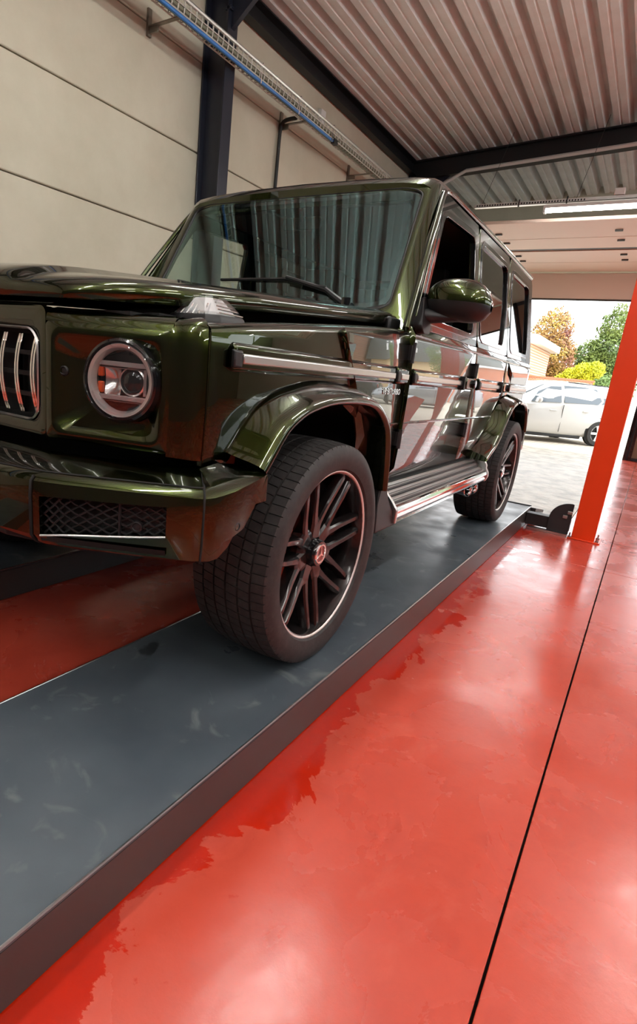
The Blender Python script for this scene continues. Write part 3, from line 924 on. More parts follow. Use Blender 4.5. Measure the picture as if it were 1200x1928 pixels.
for s in (1, -1):
    # fender
    arch_f = [(y, z + 0.012) for y, z in FA]
    top = [(0.735, 1.168), (0.45, 1.152), (0.1, 1.120), (-0.25, 1.086), (-0.562, 1.052)]
    side_panel('fender', [(-0.562, 0.728)] + [(-0.47, 0.728)] + arch_f[2:] + [(0.445, 0.55), (0.735, 0.55)] + top, PAINT, s=s)
    # fender top: rounded shoulder running in to the bonnet gap
    R = []
    for (y, z) in [(y, z) for y, z in smooth([(q[0], q[1], 0) for q in reversed(top)], 4) for y, z in ((y, z),)] if False else [(p.x, p.y) for p in smooth([(q[0], q[1], 0) for q in reversed(top)], 4)]:
        x0 = sx(z)
        R.append([Vector((s * x0, y, z - 0.002)), Vector((s * (x0 - 0.004), y, z + 0.010)), Vector((s * (x0 - 0.016), y, z + 0.018)), Vector((s * (x0 - 0.05), y, z + 0.022)), Vector((s * 0.69, y, z + 0.022)), Vector((s * 0.685, y, z - 0.03))])
    MB().rings(R, closed=False, cap=False).build('fender_top', PAINT, suv, angle=60)
    # doors
    fd = [(0.745, 0.555), (1.795, 0.555), (1.795, 1.205), (0.735, 1.205), (0.742, 1.17)]
    d1 = side_panel('front_door', fd, PAINT, s=s)
    rd = [(1.805, 0.555), (2.12, 0.555), (2.16, 0.585), (2.27, 0.63), (2.37, 0.70), (2.45, 0.78), (2.53, 0.85), (2.60, 0.89), (2.60, 1.205), (1.805, 1.205)]
    d2 = side_panel('rear_door', rd, PAINT, s=s)
    side_panel('quarter_panel', [(2.608, 0.895), (2.76, 0.915), (2.95, 0.915), (3.08, 0.90), (3.16, 0.86), (3.23, 0.79), (3.28, 0.70), (3.50, 0.70), (3.50, 1.205), (2.608, 1.205)], PAINT, s=s)
    # window frames and glass
    N = 56
    wf1 = round_poly([(0.865, 1.262), (1.70, 1.262), (1.70, 1.762), (1.165, 1.742)], 0.05)
    of1 = round_poly([(0.765, 1.207), (1.793, 1.207), (1.793, 1.838), (1.170, 1.838)], 0.02)
    wf2 = round_poly([(1.865, 1.262), (2.455, 1.262), (2.53, 1.50), (2.53, 1.76), (1.865, 1.765)], 0.05)
    of2 = round_poly([(1.807, 1.207), (2.598, 1.207), (2.60, 1.50), (2.60, 1.838), (1.807, 1.838)], 0.02)
    wf3 = round_poly([(2.70, 1.262), (3.30, 1.262), (3.30, 1.755), (2.70, 1.762)], 0.05)
    of3 = round_poly([(2.61, 1.207), (3.50, 1.207), (3.44, 1.838), (2.61, 1.838)], 0.02)
    for i, (o_, w_, dd) in enumerate(((of1, wf1, d1), (of2, wf2, d2), (of3, wf3, suv))):
        inner = resample(w_, N)
        outer = resample(o_, N)
        # align starts by nearest angle
        c = Vector((sum(p[0] for p in w_) / len(w_), sum(p[1] for p in w_) / len(w_)))
        def hit(q):
            d = (Vector(q) - c)
            best = None
            m_ = len(o_)
            for k in range(m_):
                A, B = Vector(o_[k]), Vector(o_[(k + 1) % m_])
                e = B - A
                den = d.x * e.y - d.y * e.x
                if abs(den) < 1e-9: continue
                t = ((A.x - c.x) * e.y - (A.y - c.y) * e.x) / den
                u = ((A.x - c.x) * d.y - (A.y - c.y) * d.x) / den
                if t > 0 and -1e-6 <= u <= 1 + 1e-6 and (best is None or t > best): best = t
            return tuple(c + d * (best or 1.0))
        outer = [hit(q) for q in inner]
        side_ring('window_frame', outer, inner, PAINT, dd, s)
        side_ring('window_seal', grow(inner, 0.026), grow(inner, -0.004), GLOSSBLACK, dd, s, off=0.004, depth=0.026, bevel=0.003)
        # bright bead along the lower edge and rear edge
        low = [q for q in grow(inner, 0.012)]
        if not (i == 0 and s == 1):                       # the driver's window is wound down
            g = [(s * (sx(z) - 0.012), y, z) for y, z in inner]
            me = data('window_glass', g, [tuple(range(len(g)))], SIDEGLASS if i == 0 else TINTGLASS, dd, angle=None)
    # beads: belt line and lower crease
    for z, y0, y1, r in ((1.176, 0.74, 3.49, 0.007), (0.803, 0.47, 2.42, 0.006)):
        for (a, b) in ((y0, min(y1, 1.797)), (1.803, min(y1, 2.602)), (2.607, y1)):
            if b - a < 0.02: continue
            if z < 1 and a < 0.7:
                MB().tube([(s * sx(z), 0.45, z - 0.006), (s * sx(z), 0.738, z)], r, 8).build('body_bead', PAINT, suv)
                a = 0.748
            MB().tube([(s * sx(z), a, z), (s * sx(z), b, z)], r, 8).build('body_bead', PAINT if z > 1 else PAINT, suv)
    # rub strip: painted carrier with a bright insert and black end caps
    for (y0, y1) in ((-0.485, 0.575), (0.605, 0.725), (0.80, 1.535), (1.915, 2.50), (2.66, 3.40)):
        t = MB().prism([(0.965, 0.0), (0.972, 0.020), (1.030, 0.020), (1.040, 0.0)], lambda z, d: (s * (sx(z) + d - 0.004), y0, z), lambda z, d: (s * (sx(z) + d - 0.004), y1, z)).build('rub_strip', PAINT, suv, bevel=0.006)
        MB().prism([(0.984, 0.014), (0.988, 0.026), (1.010, 0.026), (1.014, 0.014)], lambda z, d: (s * (sx(z) + d - 0.004), y0 + 0.03, z), lambda z, d: (s * (sx(z) + d - 0.004), y1 - 0.008, z)).build('bright_insert', SATIN, t, bevel=0.003)
        MB().prism([(0.974, 0.010), (0.978, 0.024), (1.018, 0.024), (1.022, 0.010)], lambda z, d: (s * (sx(z) + d - 0.004), y0 - 0.006, z), lambda z, d: (s * (sx(z) + d - 0.004), y0 + 0.028, z)).build('end_cap', BLACK, t, bevel=0.004)
    # door hinges, handles
    for (y, z) in ((0.748, 1.10), (0.748, 0.735), (1.802, 1.075), (1.802, 0.735)):
        MB().tube([(s * (sx(z) + 0.010), y, z - 0.042), (s * (sx(z) + 0.010), y, z + 0.042)], 0.012, 10).box(s * sx(z) - 0.012, s * sx(z) + 0.012, y - 0.022, y + 0.022, z - 0.030, z + 0.030).build('hinge', BLACK, suv)
    for (y, dd) in ((1.62, d1), (2.545, d2)):
        z = 1.0
        h = MB().prism(rrect(0.075, 0.028, 0.02, 4, y, z), lambda a, b: (s * (sx(b) + 0.002), a, b), lambda a, b: (s * (sx(b) + 0.040), a, b)).build('door_handle', PAINT, dd, bevel=0.006)
        MB().lathe([(0.0, 0.0), (0.0, 0.024), (0.014, 0.024), (0.018, 0.018), (0.018, 0.0)], 'x', 16, (s * (sx(z) + 0.038) - (0.018 if s < 0 else 0), y + 0.055, z)).build('push_button', GLOSSBLACK, h, angle=30)
        MB().prism(rrect(0.014, 0.036, 0.01, 4, y - 0.085, z), lambda a, b: (s * sx(b), a, b), lambda a, b: (s * (sx(b) + 0.034), a, b)).build('gasket', BLACK, h)
    # wheel-arch flares
    def flare(path, y_in_shift):
        pts = [Vector((p[0], p[1], 0)) for p in path]
        P = smooth([tuple(p) for p in pts], 3)
        R = []
        n = len(P)
        for i, p in enumerate(P):
            t = (P[min(i + 1, n - 1)] - P[max(i - 1, 0)]).normalized()
            nr = Vector((-t.y, t.x, 0))                       # outwards from the arch
            if nr.y < -0.2 : nr = -nr
            if i < n // 2 and nr.x > 0.02: nr = -nr
            if i > n // 2 and nr.x < -0.02: nr = -nr
            sec = [(0.850, 0.052), (0.882, 0.052), (0.890, 0.046), (0.945, 0.030), (0.968, 0.020), (0.980, 0.010), (0.985, -0.002), (0.980, -0.012), (0.966, -0.016), (0.850, -0.010)]
            R.append([Vector((s * x, p.x + nr.x * d, p.y + nr.y * d)) for x, d in sec])
        return MB().rings(R, closed=True, cap=True)
    flare(FA, 0).build('wheel_arch_flare', PAINT, suv, angle=50)
    flare(RA, 0).build('wheel_arch_flare', PAINT, suv, angle=50)
    # liners
    for yc, path in ((0.0, FA), (AX_R, RA)):
        R = []
        for p in path:
            q = (p[0], p[1] - 0.004)
            R.append([Vector((s * 0.962, *q)), Vector((s * 0.90, *q)), Vector((s * 0.62, *q)), Vector((s * 0.52, q[0], q[1] - 0.03))])
        MB().rings(R, closed=False, cap=False).build('wheel_arch_liner', DARK, suv, angle=40)
        box('inner_wheel_wall', min(s * 0.50, s * 0.53), max(s * 0.50, s * 0.53), yc - 0.45, yc + 0.45, 0.40, 0.94, DARK, suv)
    # black mud guard ahead of the running board and behind the rear wheel
    MB().prism([(0.40, 0.385), (0.62, 0.385), (0.60, 0.44), (0.545, 0.50), (0.47, 0.60), (0.44, 0.60), (0.43, 0.5)], lambda y, z: (s * 0.72, y, z), lambda y, z: (s * (0.976 if z < 0.5 else 0.962), y, z)).build('front_mud_guard', BLACK, suv, bevel=0.008)
    box('rear_mud_flap', min(s * 0.72, s * 0.975), max(s * 0.72, s * 0.975), 3.245, 3.27, 0.60, 0.86, BLACK, suv, bevel=0.01)
    # running board
    rb = MB().prism([(0.80, 0.535), (0.872, 0.535), (0.965, 0.462), (0.965, 0.40), (0.80, 0.40)], lambda x, z: (s * x, 0.60, z), lambda x, z: (s * x, 2.205, z)).build('running_board', STEP, suv)
    for k in range(6):
        t0 = 0.06 + k * 0.148
        a = (lerp(0.872, 0.965, t0), lerp(0.535, 0.462, t0)); b = (lerp(0.872, 0.965, t0 + 0.085), lerp(0.535, 0.462, t0 + 0.085))
        MB().prism([(a[0], a[1] - 0.004), (a[0] + 0.005, a[1] + 0.006), (b[0] + 0.005, b[1] + 0.006), (b[0], b[1] - 0.004)], lambda x, z: (s * x, 0.612, z), lambda x, z: (s * x, 2.13, z)).build('tread_rib', STEP if k % 2 == 0 else BLACK, rb, bevel=0.002, seg=1)
    MB().prism([(0.955, 0.468), (0.972, 0.462), (0.979, 0.448), (0.979, 0.440), (0.972, 0.432), (0.975, 0.415), (0.970, 0.402), (0.955, 0.398)], lambda x, z: (s * x, 0.605, z), lambda x, z: (s * x, 2.19, z)).build('bright_nosing', CHROME, rb, angle=25, bevel=0.002)
    MB().prism([(0.79, 0.545), (0.90, 0.545), (0.950, 0.528), (0.965, 0.500), (0.965, 0.482), (0.982, 0.455), (0.985, 0.43), (0.972, 0.395), (0.79, 0.395)], lambda x, z: (s * x, 2.195, z), lambda x, z: (s * x, 2.225, z)).build('end_cap', SATIN, rb, bevel=0.004)
    MB().prism([(0.79, 0.55), (0.885, 0.55), (0.93, 0.52), (0.955, 0.495), (0.985, 0.455), (0.985, 0.395), (0.79, 0.395)], lambda x, z: (s * x, 0.588, z), lambda x, z: (s * x, 0.606, z)).build('end_cap', SATIN, rb, bevel=0.004)
    # twin side exhaust tips
    for (yy, k) in ((1.99, 0), (2.12, 1)):
        e = MB().lathe([(-0.16, 0.036), (0.0, 0.042), (0.004, 0.038), (-0.004, 0.034), (-0.12, 0.032)], 'x', 18, (0, 0, 0))
        e.v = [tuple(Matrix.Translation((s * 0.93, yy, 0.352)) @ Matrix.Rotation(math.radians(-25 * s if s > 0 else 180 + 25), 4, 'Z') @ Vector(p)) for p in e.v]
        e.build('exhaust_tip', CHROME, suv, angle=40)
    # chassis sill behind the board
    box('chassis_sill', min(s * 0.70, s * 0.85), max(s * 0.70, s * 0.85), 0.50, 2.30, 0.36, 0.56, DARK, suv)
    # gutter running up the A-pillar and along the roof
    path = smooth([(s * 0.868, 0.675, 1.19), (s * 0.842, 0.80, 1.38), (s * 0.805, 0.965, 1.60), (s * 0.772, 1.115, 1.79), (s * 0.757, 1.19, 1.845), (s * 0.755, 1.32, 1.858)], 5) + [Vector((s * 0.755, 2.4, 1.858)), Vector((s * 0.757, 3.40, 1.846))]
    MB().tube(path, [0.013] * (len(path) - 2) + [0.016, 0.016], 10).build('roof_gutter', PAINT, suv)
    # A-pillar panel between gutter and door frame
    side_panel('a_pillar', [(0.69, 1.19), (0.775, 1.205), (1.165, 1.80), (1.165, 1.84), (1.15, 1.84)], PAINT, s=s, off=-0.006, solid=0.02)

# V8 badge on the fender, near side
cu = bpy.data.curves.new('badge', 'FONT')
cu.body = 'V8 BITURBO'
cu.size = 0.034
cu.extrude = 0.002
cu.align_x = 'LEFT'
tmp = bpy.data.objects.new('badge', cu)
COL.objects.link(tmp)
dg = bpy.context.evaluated_depsgraph_get()
me = bpy.data.meshes.new_from_object(tmp.evaluated_get(dg))
bpy.data.objects.remove(tmp)
bd = link('fender_badge', me, BADGE, suv)
bd.matrix_local = Matrix(((0, 0, 1, sx(0.93) + 0.001), (1, 0, 0, 0.50), (0, 1, 0, 0.925), (0, 0, 0, 1)))

# ---- inner tub, underbody, roof
MB().box(-0.80, 0.80, 0.70, 3.44, 0.50, 0.58).box(-0.80, 0.80, 0.66, 0.72, 0.50, 1.16).box(-0.50, 0.50, -0.5, 0.70, 0.45, 1.02).box(-0.82, 0.82, 3.44, 3.50, 0.50, 1.25).build('body_tub', DARK, suv)
for y0, y1 in ((0.55, 2.35),):
    box('underbody', -0.68, 0.68, y0, y1, 0.30, 0.50, DARK, suv)
MB().tube([(-0.72, 0, 0.36), (0.72, 0, 0.36)], 0.05, 12).box(-0.14, 0.14, -0.12, 0.12, 0.26, 0.46).build('front_axle', DARK, suv)
MB().tube([(-0.72, AX_R, 0.36), (0.72, AX_R, 0.36)], 0.055, 12).box(-0.16, 0.16, AX_R - 0.14, AX_R + 0.14, 0.25, 0.47).build('rear_axle', DARK, suv)
R = []
for (y, dz, k) in ((1.10, -0.045, 0.965), (1.125, -0.018, 0.985), (1.17, -0.004, 1.0), (1.30, 0.0, 1.0), (2.2, 0.006, 1.0), (3.2, 0.0, 1.0), (3.38, -0.006, 1.0), (3.44, -0.04, 0.98)):
    half = [(0.756, 1.850), (0.750, 1.868), (0.735, 1.886), (0.70, 1.902), (0.60, 1.914), (0.40, 1.924), (0.0, 1.930)]
    ring = [Vector((x * k, y, z + dz)) for x, z in half] + [Vector((-x * k, y, z + dz)) for x, z in reversed(half[:-1])]
    ring += [Vector((-0.74 * k, y, 1.842 + dz)), Vector((0.74 * k, y, 1.842 + dz))]
    R.append(ring)
MB().rings(R).build('roof', PAINT, suv, angle=35)
box('headliner', -0.70, 0.70, 1.17, 3.36, 1.815, 1.835, TRIMGREY, suv)
R = []
for i in range(2):
    pass
rearp = MB().prism([(-0.86, 0.62), (0.86, 0.62), (0.865, 1.19), (0.75, 1.86), (-0.75, 1.86), (-0.865, 1.19)], lambda x, z: (x, 3.47 - max(0, z - 1.19) * 0.06, z), lambda x, z: (x, 3.505 - max(0, z - 1.19) * 0.06, z)).build('tailgate', PAINT, suv, bevel=0.01)
box('rear_bumper', -0.93, 0.93, 3.30, 3.62, 0.48, 0.70, PAINT, suv, bevel=0.03, seg=3)
sp = MB().lathe([(0.0, 0.0), (0.0, 0.36), (0.05, 0.39), (0.20, 0.39), (0.25, 0.34), (0.26, 0.0)], 'y', 40, (0, 3.51, 1.05)).build('spare_wheel_cover', GLOSSBLACK, suv, angle=30)

# ---- windscreen
def ws(x, z): return 0.844 + 0.56 * (z - 1.358) - 0.030 * (1 - (x / 0.7) ** 2)
gl = rrect(1.0, 1.0, 0.16, 6)
def gmap(u, v, g=0.0):
    z = lerp(1.275, 1.838, (v + 1) / 2) + g * v
    hw = lerp(0.718, 0.676, (v + 1) / 2) + g
    return u * hw, z
loop_g = [gmap(u, v) for u, v in gl]
rows_ = []
for j in range(25):
    v = -1 + j / 12
    e = 1.0
    if abs(v) > 0.84: e = 0.84 + math.sqrt(max(0.0, 0.16 ** 2 - (abs(v) - 0.84) ** 2))
    rows_.append([(lambda q: Vector((q[0], ws(*q) - 0.006, q[1])))(gmap(e * (-1 + i / 20), v)) for i in range(41)])
MB().rings(rows_, closed=False, cap=False).build('windscreen', GLASS, suv, angle=None)
# black print band, then painted frame
def wsl(loop, d): return [Vector((x, ws(x, z) + d, z)) for x, z in loop]
l0 = [gmap(u, v, -0.024) for u, v in gl]
l1 = [gmap(u, v, 0.004) for u, v in gl]
l2 = [gmap(u, v, 0.012) for u, v in gl]
def omap(u, v):
    z = lerp(1.19, 1.882, (v + 1) / 2)
    hw = lerp(0.855, 0.742, (v + 1) / 2)
    return u * hw, z
l3 = [omap(u, v) for u, v in rrect(1.0, 1.0, 0.07, 6)]
MB().rings([wsl(l0, -0.003), wsl(l1, -0.003)], cap=False).build('screen_print_band', GLOSSBLACK, suv, angle=None)
MB().rings([wsl(l1, -0.002), wsl([gmap(u, v, 0.008) for u, v in gl], -0.014), wsl(l2, -0.008)], cap=False).build('screen_seal', BLACK, suv, angle=None)
MB().rings([wsl(l2, 0.02), wsl(l2, -0.010), wsl([gmap(u, v, 0.03) for u, v in gl], -0.014), wsl([(x * 0.985, z - 0.004 if z > 1.6 else z) for x, z in l3], -0.004), wsl(l3, 0.012), wsl(l3, 0.05)], cap=False).build('windscreen_frame', PAINT, suv, angle=35)
# wipers
wp = MB().tube([(0.52, 0.775, 1.285), (0.40, 0.800, 1.352), (0.17, ws(0.17, 1.405) - 0.035, 1.408)], [0.016, 0.012, 0.009], 8).build('wiper', BLACK, suv)
MB().tube([(0.40, ws(0.40, 1.345) - 0.02, 1.362), (0.15, ws(0.15, 1.40) - 0.015, 1.402), (-0.25, ws(-0.25, 1.40) - 0.015, 1.398)], 0.008, 6).build('blade', BLACK, wp)
MB().lathe([(-0.02, 0.0), (-0.02, 0.022), (0.03, 0.022), (0.035, 0.0)], 'z', 12, (0.53, 0.765, 1.285)).build('pivot_cap', GLOSSBLACK, wp)
wp2 = MB().tube([(-0.20, 0.735, 1.285), (-0.32, 0.765, 1.35), (-0.55, ws(-0.55, 1.39) - 0.03, 1.39)], [0.016, 0.012, 0.009], 8).build('wiper', BLACK, suv)
MB().box(-0.80, 0.80, 0.66, 0.80, 1.17, 1.235).build('cowl', BLACK, suv, bevel=0.01)

# ---- bonnet, standing slightly open
def hood_hw(y): return interp(y, [(-0.745, 0.50), (-0.72, 0.575), (-0.68, 0.640), (-0.62, 0.690), (-0.54, 0.725), (-0.40, 0.750), (0.0, 0.765), (0.4, 0.778), (0.77, 0.788)])
def hood_edge(y): return 1.112 + 0.072 * (y + 0.6)
PROF = [(1.0, 0.0), (0.998, 0.030), (0.990, 0.040), (0.970, 0.049), (0.93, 0.056), (0.80, 0.063), (0.70, 0.066), (0.60, 0.070), (0.555, 0.084), (0.40, 0.090), (0.20, 0.092), (0.0, 0.093)]
R = []
for y in (-0.745, -0.742, -0.735, -0.72, -0.69, -0.64, -0.58, -0.50, -0.40, -0.2, 0.0, 0.2, 0.4, 0.6, 0.70, 0.755, 0.77):
    g = interp(y, [(-0.745, 0.0), (-0.742, 0.42), (-0.735, 0.58), (-0.72, 0.72), (-0.69, 0.87), (-0.64, 0.97), (-0.58, 1.0), (0.70, 1.0), (0.755, 0.85), (0.77, 0.4)])
    hw = hood_hw(y)
    row = []
    for q, h in PROF:
        x = q * hw
        yy = y + 0.085 * (x / 0.7) ** 2 * interp(y, [(-0.745, 1.0), (-0.2, 0.0)]) - (0.02 * (1 - (x / 0.7) ** 2) if y > 0.5 else 0)
        row.append(Vector((x, yy, hood_edge(y) + h * g)))
    R.append(row + [Vector((-p.x, p.y, p.z)) for p in reversed(row[:-1])])
MB().rings(R, closed=False, cap=False).build('bonnet', PAINT, suv, angle=45, solid=0.012, offset=-1)
box('engine_cover', -0.60, 0.60, -0.50, 0.62, 1.03, 1.06, DARK, suv)
MB().box(-0.66, 0.66, -0.62, -0.56, 0.98, 1.085).box(-0.70, -0.64, -0.56, 0.66, 0.98, 1.09).box(0.64, 0.70, -0.56, 0.66, 0.98, 1.09).build('engine_bay_rail', DARK, suv)
MB().tube([(0.20, -0.70, 1.09), (0.20, -0.70, 1.115)], 0.008, 6).box(0.185, 0.215, -0.715, -0.69, 1.098, 1.104).build('bonnet_catch', CHROME, suv)

# ---- front end
GX, GY = 0.452, -0.712
def fasc(s_, d=0.0):
    """point on the lamp panel: s_ runs 0 at the grille seam to 1 at the corner; d = outwards"""
    x = lerp(GX, 0.787, s_); y = lerp(GY, -0.600, s_)
    n = Vector((0.112, -0.335)).normalized()
    return x + n.x * d, y + n.y * d
HLX, HLZ, HLR = (0.668 - GX) / 0.335, 0.917, 0.104
LEN = math.hypot(0.335, 0.112)
for s in (1, -1):
    def P(u, z, d=0.0):
        x, y = fasc(u / LEN, d)
        return Vector((s * x, y, z))
    hx = HLX * LEN
    ZB, ZT = 0.748, 1.045
    n = 7
    outer = rrect(LEN / 2, (ZT - ZB) / 2, 0.012, n, LEN / 2, (ZT + ZB) / 2)
    m1 = rrect(LEN / 2 - 0.016, (ZT - ZB) / 2 - 0.012, 0.03, n, LEN / 2 + 0.002, (ZT + ZB) / 2)
    m2 = rrect(LEN / 2 - 0.034, (ZT - ZB) / 2 - 0.034, 0.035, n, LEN / 2, (ZT + ZB) / 2 - 0.006)
    m3 = rrect(LEN / 2 - 0.046, (ZT - ZB) / 2 - 0.044, 0.03, n, LEN / 2, (ZT + ZB) / 2 - 0.006)
    def ang(q): return math.atan2(q[1] - HLZ, q[0] - hx)
    ZBX = 0
    circ = []
    for q in m3:
        a = ang(q)
        circ.append((hx + (HLR + 0.002) * math.cos(a), HLZ + (HLR + 0.002) * math.sin(a)))
    ringsP = [[P(u, z, -0.03) for u, z in outer], [P(u, z, 0.0) for u, z in outer], [P(u, z, 0.008) for u, z in m1], [P(u, z, 0.006) for u, z in m2], [P(u, z, -0.008) for u, z in m3], [P(u, z, -0.010) for u, z in circ], [P(u, z, -0.05) for u, z in circ]]
    lp = MB().rings(ringsP, cap=False).build('lamp_panel', PAINT, suv, angle=50)
    # upper lip of the panel curving back to the bonnet gap, and corner wrap to the fender
    top = []
    for k in range(13):
        u = LEN * k / 12
        z = ZT + 0.0
        top.append([P(u, z, 0.0), P(u, z + 0.016, -0.004), P(u, z + 0.030, -0.018), P(u, z + 0.038, -0.05), P(u, z + 0.036, -0.12)])
    MB().rings(top, closed=False, cap=False).build('lamp_panel_top', PAINT, lp, angle=60)
    wrap = []
    for (x, y) in [(p.x, p.y) for p in smooth([(0.784, -0.602, 0), (0.800, -0.596, 0), (0.828, -0.588, 0), (0.853, -0.577, 0), (0.868, -0.564, 0)], 3)]:
        zt = lerp(1.046, 1.052, (x - 0.78) / 0.09)
        zb = 0.742
        d = Vector((x - 0.76, y + 0.50)).normalized()
        col = [Vector((s * (x - d.x * 0.06), y - d.y * 0.06, zt + 0.034)), Vector((s * (x - d.x * 0.03), y - d.y * 0.03, zt + 0.030)), Vector((s * (x - d.x * 0.010), y - d.y * 0.010, zt + 0.020)), Vector((s * x, y, zt))]
        for k in range(1, 7):
            z = lerp(zt, zb, k / 6)
            col.append(Vector((s * (x + 0.004 * math.sin(math.pi * k / 6)), y, z)))
        wrap.append(col)
    MB().rings(wrap, closed=False, cap=False).build('corner_panel', PAINT, lp, angle=60)
    # dark lower valance between lamp panel and bumper
    MB().rings([[P(-0.02, 0.765, -0.004), P(-0.02, 0.70, -0.07)], [P(LEN * 0.5, 0.765, -0.004), P(LEN * 0.5, 0.70, -0.07)], [P(LEN, 0.765, -0.006), P(LEN, 0.70, -0.06)], [Vector((s * 0.868, -0.566, 0.748)), Vector((s * 0.86, -0.52, 0.70))]], closed=False, cap=False).build('valance', PAINT, lp, angle=40)
    # head lamp
    c0 = P(hx, HLZ, 0.0)
    ax = (P(hx, HLZ, 1.0) - c0).normalized()
    tx = Vector((0, 0, 1)).cross(ax).normalized()
    up = Vector((0, 0, 1))
    MH = Matrix((tx, up, ax)).transposed().to_4x4()
    MH.translation = c0
    def hl(mb, name, m, parent, **kw):
        mb.v = [tuple(MH @ Vector(p)) for p in mb.v]
        return mb.build(name, m, parent, **kw)
    q = 1 if s > 0 else -1                       # which way is inboard in lamp space
    hd = hl(MB().lathe([(-0.06, HLR), (0.016, HLR), (0.026, HLR - 0.003), (0.029, HLR - 0.009), (0.022, HLR - 0.013), (-0.03, HLR - 0.016)], 'z', 48), 'head_lamp', GLOSSBLACK, suv, angle=35)
    hl(MB().lathe([(0.020, 0.091), (0.026, 0.088), (0.024, 0.080), (0.014, 0.074), (0.006, 0.074)], 'z', 48), 'light_ring', LAMPWHITE, hd, angle=40)
    hl(MB().lathe([(-0.035, 0.0), (-0.035, 0.090)], 'z', 40), 'back_shell', BLACK, hd)
    dome = [(0.022 + 0.010 * math.cos(math.pi / 2 * k / 8), 0.092 * math.sin(math.pi / 2 * k / 8)) for k in range(9)]
    hl(MB().lathe(dome, 'z', 40), 'lens', LENS, hd, angle=None)
    for zz in (0.040, -0.042):
        hl(MB().box(-0.076, 0.076, zz - 0.006, zz + 0.006, -0.030, 0.012).box(-0.074, 0.074, zz - 0.011, zz - 0.008, -0.03, 0.004), 'light_bar', LAMPWHITE, hd, bevel=0.002, seg=1)
    # projector and bowl
    pj = MB().lathe([(-0.02, 0.0), (-0.02, 0.034), (0.0, 0.036), (0.002, 0.032), (-0.004, 0.031)], 'z', 28)
    pj.v = [(p[0] + 0.022 * q, p[1], p[2]) for p in pj.v]
    hl(pj, 'projector_bezel', SILVER, hd, angle=40)
    ln = MB().lathe([(-0.006 + 0.014 * math.cos(math.pi / 2 * k / 6), 0.031 * math.sin(math.pi / 2 * k / 6)) for k in range(7)], 'z', 24)
    ln.v = [(p[0] + 0.022 * q, p[1], p[2]) for p in ln.v]
    hl(ln, 'projector_lens', GLOSSBLACK, hd, angle=None)
    bw = MB()
    R = []
    for k in range(9):
        u = -0.060 + 0.045 * k / 8
        R.append([Vector((u * q, v * 0.036, -0.006 - 0.022 * math.sin(math.pi * (k + 1) / 10) * (1 - v * v))) for v in [-1 + j / 4 for j in range(9)]])
    bw.rings(R, closed=False, cap=False)
    hl(bw, 'reflector_bowl', SILVER, hd, angle=None)
    hl(MB().box(0.058, 0.066, -0.032, 0.032, -0.02, 0.010) if q > 0 else MB().box(-0.066, -0.058, -0.032, 0.032, -0.02, 0.010), 'reflector_wall', SILVER, hd)
    for (za, zb) in ((0.006, 0.032), (-0.034, -0.006)):
        hl(MB().box(min(-0.074 * q, -0.060 * q), max(-0.074 * q, -0.060 * q), za, zb, -0.01, 0.004), 'amber_reflector', AMBER, hd, bevel=0.003)
    hl(MB().lathe([(-0.002, 0.0), (-0.002, 0.060), (0.0, 0.072)], 'z', 40), 'inner_bezel', GLOSSBLACK, hd) if False else None
    # parking sensor on the lamp panel
    sn = MB().lathe([(0.0, 0.013), (0.004, 0.013), (0.006, 0.010), (0.002, 0.008), (0.003, 0.0)], 'z', 20)
    MS = MH.copy(); MS.translation = P(0.050, 0.925, -0.008)
    sn.v = [tuple(MS @ Vector(p)) for p in sn.v]
    sn.build('parking_sensor', BLACK, suv)
    # turn signal standing on the fender
    ts = MB()
    base = [(0.665, -0.500), (0.808, -0.512), (0.838, -0.485), (0.842, -0.385), (0.825, -0.372), (0.690, -0.385)]
    def tz(y): return 1.083 + 0.03 * (y + 0.5)
    R = []
    for (k, dz) in ((1.0, -0.022), (1.0, 0.0), (0.94, 0.010), (0.88, 0.016)):
        R.append([Vector((s * (0.760 + (x - 0.760) * k), -0.44 + (y + 0.44) * k, tz(y) + dz)) for x, y in base])
    sg = ts.rings(R).build('turn_signal', BLACK, suv, bevel=0.002)
    R = []
    for (k, dz, sh) in ((0.87, 0.016, 0), (0.84, 0.028, 0.0), (0.66, 0.048, 0.010), (0.48, 0.062, 0.016), (0.40, 0.064, 0.018)):
        R.append([Vector((s * (0.755 + (x - 0.760) * (k if k > 0.8 else k * 0.9) - sh * 0.4), -0.44 + (y + 0.44) * k + sh * 0.3, tz(-0.44) + dz)) for x, y in base])
    MB().rings(R).build('signal_lens', LENS, sg, angle=20)
    R = [[Vector((p.x * 1 - s * 0.0 + (s * 0.755 - p.x) * 0.14, p.y + (-0.44 - p.y) * 0.14, p.z - 0.006)) for p in r] for r in R]
    MB().rings(R).build('signal_reflector', mat('signal_reflector_white', (0.78, 0.78, 0.77), 0.3) if 'signal_reflector_white' not in MATS else MATS['signal_reflector_white'], sg, angle=20, bevel=0.001)
    for k in range(12):                                    # ribs on the front face of the lens
        x = lerp(0.690, 0.800, k / 11)
        MB().tube([(s * x, -0.494, 1.099), (s * lerp(0.755, x, 0.80), -0.474, 1.126)], 0.0022, 5).build('lens_rib', LENS if k % 2 else SILVER, sg)
    for k in range(5):
        z = 1.104 + 0.009 * k
        f = 1 - 0.17 * k
        MB().tube([(s * (0.832 - 0.012 * k), -0.44 - 0.045 * f, z), (s * (0.832 - 0.012 * k), -0.44 + 0.05 * f, z)], 0.002, 5).build('lens_rib', SILVER, sg)

